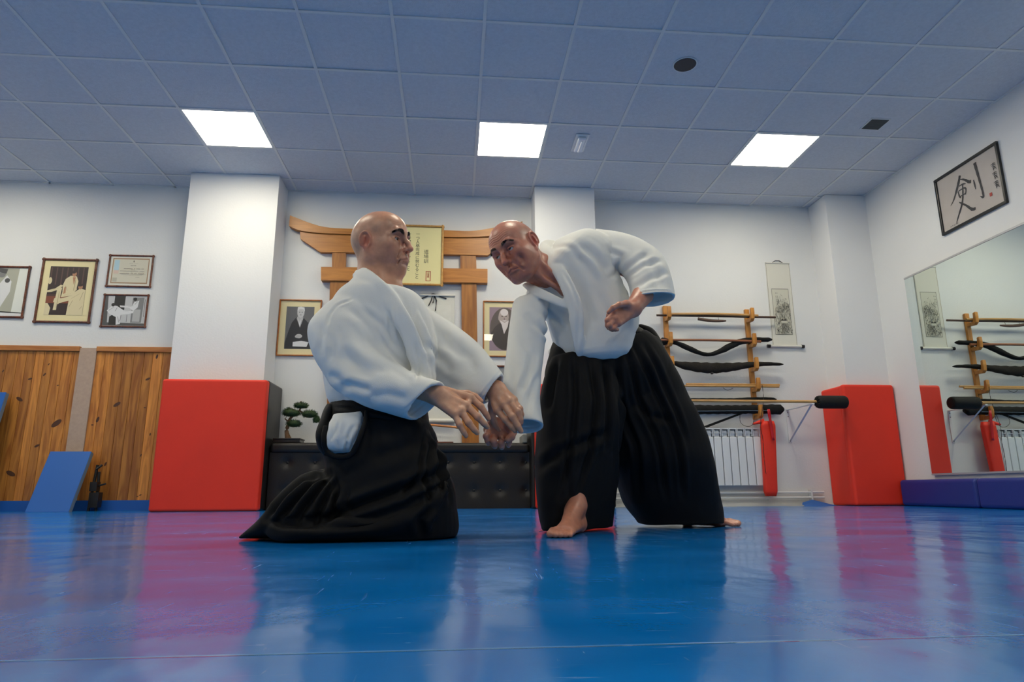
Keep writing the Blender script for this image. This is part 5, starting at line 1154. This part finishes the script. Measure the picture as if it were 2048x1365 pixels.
v, f = garment_loft([(668, 793, 854, 820, -1.93, .160), (664, 806, 856, 832, -1.93, .172), (660, 822, 858, 846, -1.93, .178), (657, 838, 862, 856, -1.93, .180)]); cloth('belt', [(v, f)], .005, M_belt, left, [([(664, 812), (740, 822), (850, 842)], -2.1, .004, .004), ([(662, 826), (740, 838), (850, 856)], -2.1, .004, .004)], amp=.003)
# back board and ties of the trousers, standing off the hip
v, f = garment_loft([(655, 808, 676, 812, -1.99, .03), (644, 834, 668, 840, -2.03, .05), (634, 868, 662, 868, -2.05, .055), (638, 895, 664, 890, -2.05, .05), (650, 912, 680, 905, -2.05, .035)]); cloth('back_board', [(v, f)], .005, M_belt, left, amp=.003)
# white jacket skirt seen in the side slit and its black hem
v, f = garment_loft([(668, 830, 728, 824, -2.085, .030), (662, 845, 726, 838, -2.10, .034), (656, 865, 720, 858, -2.108, .036), (652, 885, 712, 880, -2.108, .036), (653, 900, 704, 898, -2.10, .032), (660, 906, 698, 906, -2.09, .026)], ex=3.2)
cloth('jacket_skirt', [(v, f)], .004, M_gi, left, [([(668, 835), (672, 860), (664, 885)], -2.12, .007, .006), ([(700, 870), (696, 888), (690, 905)], -2.12, .004, .006), ([(712, 850), (700, 870), (690, 885)], -2.12, .006, .004), ([(680, 840), (676, 870), (678, 900)], -2.12, .006, .004)], amp=.003, nsc=16)
v, f = band([(733, 822, -2.11), (730, 845, -2.13), (718, 880, -2.145), (704, 908, -2.135), (680, 915, -2.13), (655, 905, -2.12), (648, 880, -2.13), (652, 852, -2.12)], [.006, .008, .009, .009, .010], .007); cloth('slit_hem', [(v, f)], .0035, M_belt, left, amp=.002)

# ================================================================== standing man
RF = Frm((-.219, -1.80, 1.1306), euler(math.radians(-127.1), math.radians(-25.0), math.radians(18.9)), 1.105)
right = empty('person', (.25, -1.6, 0), 'crouching bald man in white jacket and wide black trousers, leaning left, barefoot, wrist held', 'person')
b = Body(); head(b, RF, 'R')
nk = P(1100, 541, -1.71)
b.cap(RF.w((-.030, 0, -.045)), nk, .056, .056, k=.03); b.cap(RF.w((.005, 0, -.080)), P(1100, 560, -1.74), .042, .055, k=.03)
b.cap(nk, P(1130, 580, -1.765), .045, .028, k=.03)
b.cap(RF.w((-.01, .045, -.05)), P(1118, 560, -1.79), .011, .012, k=.015)
b.cap(RF.w((.02, .02, -.09)), P(1128, 585, -1.79), .010, .012, k=.015)
ch = P(1150, 580, -1.66); pel = P(1190, 690, -1.60); sR, sL = P(1068, 618, -1.71), P(1200, 510, -1.66)
b.ell(ch, (.13, .10, .13), k=.05); b.cap(ch, pel, .12, .12, k=.06); b.cap(sR, sL, .034, .040, k=.03); b.cap(nk, ch, .045, .07, k=.04)
eR = P(1052, 720, -1.79); wR = P(1034, 828, -1.93); b.cap(sR, eR, .036, .036, k=.02); b.cap(eR, wR, .036, .026, k=.02)
eL = P(1300, 555, -1.76); wL = P(1266, 617, -1.90); b.cap(sL, eL, .048, .042, k=.02); b.cap(eL, wL, .042, .029, k=.02)
# his right hand, palm out and fingers curled down, held from above
Y = -1.94
hand(b, P(1026, 842, Y+.02), [P(977, 861, Y-.015), P(989, 869, Y-.022), P(1003, 873, Y-.022), P(1016, 872, Y-.015)],
     [P(973, 873, Y-.050), P(987, 883, Y-.058), P(1003, 886, Y-.058), P(1018, 883, Y-.050)],
     [P(977, 887, Y-.040), P(990, 894, Y-.046), P(1004, 896, Y-.046), P(1017, 892, Y-.038)],
     [P(1020, 853, Y-.035), P(1026, 865, Y-.050), P(1023, 875, Y-.066), P(1014, 881, Y-.074)], r=.0115, pr=.020, up=(0, -1, .3), fore=P(1047, 795, -1.89))
b.ell(P(998, 853, Y-.006), (.050, .022, .034), k=.02)
# his left hand, loosely curled before the belly
Y = -1.93
hand(b, wL, [P(1232, 617, Y-.01), P(1229, 627, Y-.025), P(1230, 638, Y-.03), P(1236, 647, Y-.025)],
     [P(1218, 631, Y-.02), P(1215, 641, Y-.035), P(1219, 651, Y-.04), P(1227, 657, Y-.035)],
     [P(1214, 648, Y-.005), P(1217, 657, Y-.015), P(1225, 661, Y-.02), P(1235, 660, Y-.018)],
     [P(1252, 608, Y-.03), P(1238, 610, Y-.05), P(1226, 616, Y-.055), P(1217, 625, Y-.05)], fore=P(1290, 592, -1.86), r=.0095, pr=.017)
# legs and feet
kR, kL = P(1150, 870, -1.70), P(1320, 850, -1.52); aR, aL = P(1152, 1012, -1.76), P(1362, 1030, -1.38)
b.cap(pel, kR, .08, .05, k=.03); b.cap(pel, kL, .08, .05, k=.03); b.cap(kL, aL, .048, .035, k=.03)
def foot(b, ankle, heel, ball, toes, side):
    """ankle above the heel, ball of the foot, five toe tips"""
    b.cap(ankle, heel, .036, .030, k=.02); u = unit(np.cross(unit(ball-heel), (0, 0, 1)))
    b.ecap(heel, ball, (.030, .026), (.043, .017), u, k=.025); b.cap(ankle, (heel+ball)/2+V(0, 0, .02), .034, .022, k=.03); b.cap(ankle, ball+V(0, 0, .004), .030, .016, k=.03)
    for i, t in enumerate(toes):
        r_ = (.0135, .0105, .010, .0095, .009)[i]; m = ball+u*side*(.030-.015*i)+V(0, 0, -.002); m[2] = r_+.006; t = V(*t); t[2] = r_; mid = (m+t)/2+V(0, 0, .004); b.chain([m, mid, t], [r_*1.15, r_, r_*.95], k=.005)
    for s in (1, -1): b.ell(ankle+u*s*.030+V(0, 0, -.004), (.012, .012, .014), k=.012)
hl_ = atz(1166, 1052, .03); bl = atz(1118, 1060, .018); hl_ = V(aR[0]+.012, aR[1]+.035, .032); bl = V(*(atz(1127, 1064, .018)[:2]), .018)
dr = unit((bl-hl_)*V(1, 1, 0)); u = np.cross(dr, (0, 0, 1))
aR2 = V(hl_[0]-.012, hl_[1]-.02, .105); b.cap(kR, aR2, .05, .035, k=.03)
foot(b, aR2, hl_, bl, [bl+dr*.068+u*.032, bl+dr*.070+u*.013, bl+dr*.063-u*.004, bl+dr*.054-u*.020, bl+dr*.043-u*.035], 1)
aL2 = V(.62, -1.36, .10); h2 = V(.60, -1.33, .032); b2 = V(.735, -1.40, .018); d2 = unit((b2-h2)*V(1, 1, 0)); u2 = np.cross(d2, (0, 0, 1)); b.cap(kL, aL2, .05, .035, k=.03)
foot(b, aL2, h2, b2, [b2+d2*.070-u2*.028, b2+d2*.072-u2*.011, b2+d2*.066+u2*.004, b2+d2*.058+u2*.018, b2+d2*.048+u2*.031], -1)
v, f = b.mesh(.0023); v = wrinkle(v, RF, 'R'); link('body', v, f, M_skin, right, smooth=True, attr={'tone': tones(v, RF, (.54, .225, .145), 'R')})
eyes(RF, unit(V(-1, -.55, -.0)), right, M_eye[1]); brows(RF, right, .75, 380, lift=.002, m=mat('brow_grey', (.10, .07, .055), .8))
J = []
J.append(garment_loft([(1158, 732, 1238, 726, -1.65, .13), (1120, 716, 1264, 704, -1.65, .165), (1100, 655, 1275, 628, -1.64, .155), (1089, 630, 1250, 588, -1.65, .145), (1074, 612, 1230, 536, -1.66, .14), (1060, 600, 1225, 487, -1.67, .135), (1052, 586, 1180, 462, -1.68, .12), (1062, 568, 1140, 470, -1.65, .09), (1085, 554, 1110, 484, -1.64, .07)], ex=2.3))
J.append(garment_loft([(1060, 620, 1082, 560, -1.70, .06), (1030, 600, 1095, 600, -1.72, .075), (1019, 645, 1092, 650, -1.75, .078), (1014, 690, 1088, 700, -1.78, .078), (1009, 740, 1082, 750, -1.82, .075), (1004, 790, 1080, 800, -1.86, .073), (1004, 830, 1084, 835, -1.90, .076, 0, 0, -.008), (1010, 853, 1087, 855, -1.91, .078, 0, 0, -.020)], hollow=.07))
J.append(garment_loft([(1160, 560, 1190, 459, -1.66, .06), (1205, 552, 1245, 470, -1.69, .085), (1234, 536, 1292, 491, -1.73, .085), (1254, 556, 1326, 520, -1.77, .085), (1262, 580, 1341, 560, -1.81, .08), (1262, 602, 1349, 598, -1.84, .082, 0, .004, -.008)], hollow=.07))
J.append(band([(1112, 490, -1.58), (1092, 492, -1.66), (1096, 512, -1.755), (1118, 542, -1.81), (1137, 580, -1.83), (1150, 620, -1.83), (1154, 660, -1.815), (1160, 700, -1.79), (1164, 712, -1.76)], [.024, .028, .030, .030, .030, .028, .024, .014], .008))
J.append(band([(1052, 568, -1.72), (1068, 580, -1.79), (1092, 592, -1.815), (1116, 603, -1.825), (1136, 614, -1.82)], [.020, .022, .020, .014], .008))
YF_ = -1.86
jl = [([(1225, 482), (1250, 500), (1245, 530), (1228, 545)], YF_, .009, .009), ([(1165, 480), (1200, 505), (1228, 535)], YF_, .014, .008), ([(1150, 500), (1175, 520), (1205, 560)], YF_, .014, .007),
      ([(1325, 520), (1290, 530), (1262, 545)], YF_, .009, .007), ([(1336, 545), (1300, 560), (1268, 578)], YF_, .010, .007), ([(1300, 500), (1278, 520), (1250, 535)], YF_, .010, .007),
      ([(1258, 592), (1300, 590), (1345, 589)], YF_, .003, .003), ([(1130, 540), (1145, 570), (1160, 620), (1160, 690)], YF_, .006, .006), ([(1150, 545), (1175, 590), (1195, 650)], YF_, .018, .007), ([(1200, 570), (1225, 620), (1240, 660)], YF_, .016, .007),
      ([(1090, 615), (1108, 640), (1112, 660)], YF_, .010, .009), ([(1062, 640), (1085, 655), (1105, 668)], YF_, .010, .009), ([(1050, 620), (1075, 645)], YF_, .010, .006), ([(1100, 600), (1125, 625), (1140, 650)], YF_, .008, .005),
      ([(1040, 660), (1060, 700), (1062, 760)], YF_-.05, .011, .007), ([(1075, 690), (1065, 730), (1040, 790)], YF_-.08, .010, .008), ([(1080, 740), (1060, 790), (1050, 840)], YF_-.08, .010, .006), ([(1025, 700), (1030, 750), (1022, 800)], YF_-.08, .010, .006), ([(1012, 846), (1050, 850), (1084, 849)], YF_-.1, .003, .0025),
      ([(1120, 690), (1112, 672), (1090, 655)], YF_, .008, .007), ([(1120, 470), (1150, 490), (1170, 520)], YF_, .012, .004), ([(1290, 500), (1310, 545), (1315, 585)], YF_, .014, .006)]
jl = [(q, y, w*(1.15 if a > .005 else 1), a*(.78 if a > .005 else 1)) for q, y, w, a in jl]
cloth('jacket', J, .0048, M_gi, right, jl, amp=.0022, nsc=8)
H = [garment_loft([(1108, 690, 1274, 668, -1.60, .10), (1101, 706, 1292, 668, -1.61, .15), (1094, 730, 1322, 700, -1.60, .165), (1092, 760, 1338, 740, -1.60, .165), (1096, 800, 1345, 790, -1.58, .14), (1110, 850, 1340, 850, -1.56, .09), (1130, 890, 1320, 890, -1.54, .04)], ex=2.4),
     garment_loft([(1102, 720, 1215, 710, -1.64, .13), (1086, 770, 1238, 770, -1.66, .14), (1079, 830, 1240, 830, -1.68, .145), (1073, 890, 1238, 895, -1.66, .15, .03), (1070, 950, 1232, 955, -1.64, .145, .06), (1075, 1008, 1228, 1006, -1.62, .135, .09), (1081, 1054, 1224, 1043, -1.60, .125, .12), (1083, 1065, 1223, 1054, -1.60, .12, .12)], ex=2.6, zmin=.006),
     garment_loft([(1190, 700, 1310, 680, -1.58, .13), (1195, 750, 1350, 750, -1.56, .155), (1200, 800, 1373, 800, -1.54, .17), (1208, 860, 1402, 860, -1.51, .18), (1220, 915, 1420, 925, -1.48, .19), (1233, 955, 1430, 975, -1.43, .185), (1252, 1008, 1437, 1010, -1.39, .175), (1275, 1040, 1440, 1034, -1.37, .165), (1280, 1051, 1440, 1045, -1.37, .16)], ex=2.6, zmin=.012)]
hl = []
for q in ([(1120, 710), (1110, 760), (1100, 820)], [(1150, 712), (1150, 800), (1140, 900), (1120, 1000)], [(1180, 714), (1190, 800), (1180, 900), (1160, 980)], [(1210, 712), (1215, 800), (1215, 900)], [(1235, 705), (1250, 790), (1290, 880), (1320, 1000)],
          [(1258, 698), (1285, 780), (1330, 870), (1370, 1000)], [(1275, 690), (1320, 770), (1372, 870), (1405, 1000)], [(1240, 780), (1250, 880), (1270, 980)]): hl.append((q, -1.80, .010, .016))
hl += [([(1080, 940), (1120, 905), (1180, 880), (1225, 860)], -1.82, .016, .012), ([(1290, 690), (1330, 760), (1365, 830), (1385, 880)], -1.75, .010, .010), ([(1270, 800), (1310, 830), (1360, 840)], -1.75, .014, .008), ([(1130, 880), (1135, 940), (1140, 1000)], -1.8, .012, .008)]
cloth('pleated_trousers', H, .0058, M_hak, right, hl, amp=.005, nsc=7, zmin=.002)
v, f = garment_loft([(1106, 682, 1272, 657, -1.62, .125), (1101, 698, 1284, 664, -1.61, .156), (1099, 712, 1292, 674, -1.61, .163)]); cloth('belt', [(v, f)], .005, M_belt, right, [([(1104, 705), (1180, 712), (1280, 690)], -1.78, .005, .004)], amp=.003)
v, f = garment_loft([(1268, 652, 1282, 650, -1.60, .02), (1272, 668, 1305, 660, -1.58, .05), (1285, 690, 1322, 686, -1.57, .06), (1300, 720, 1335, 722, -1.57, .05)]); cloth('back_board', [(v, f)], .005, M_belt, right, amp=.003)
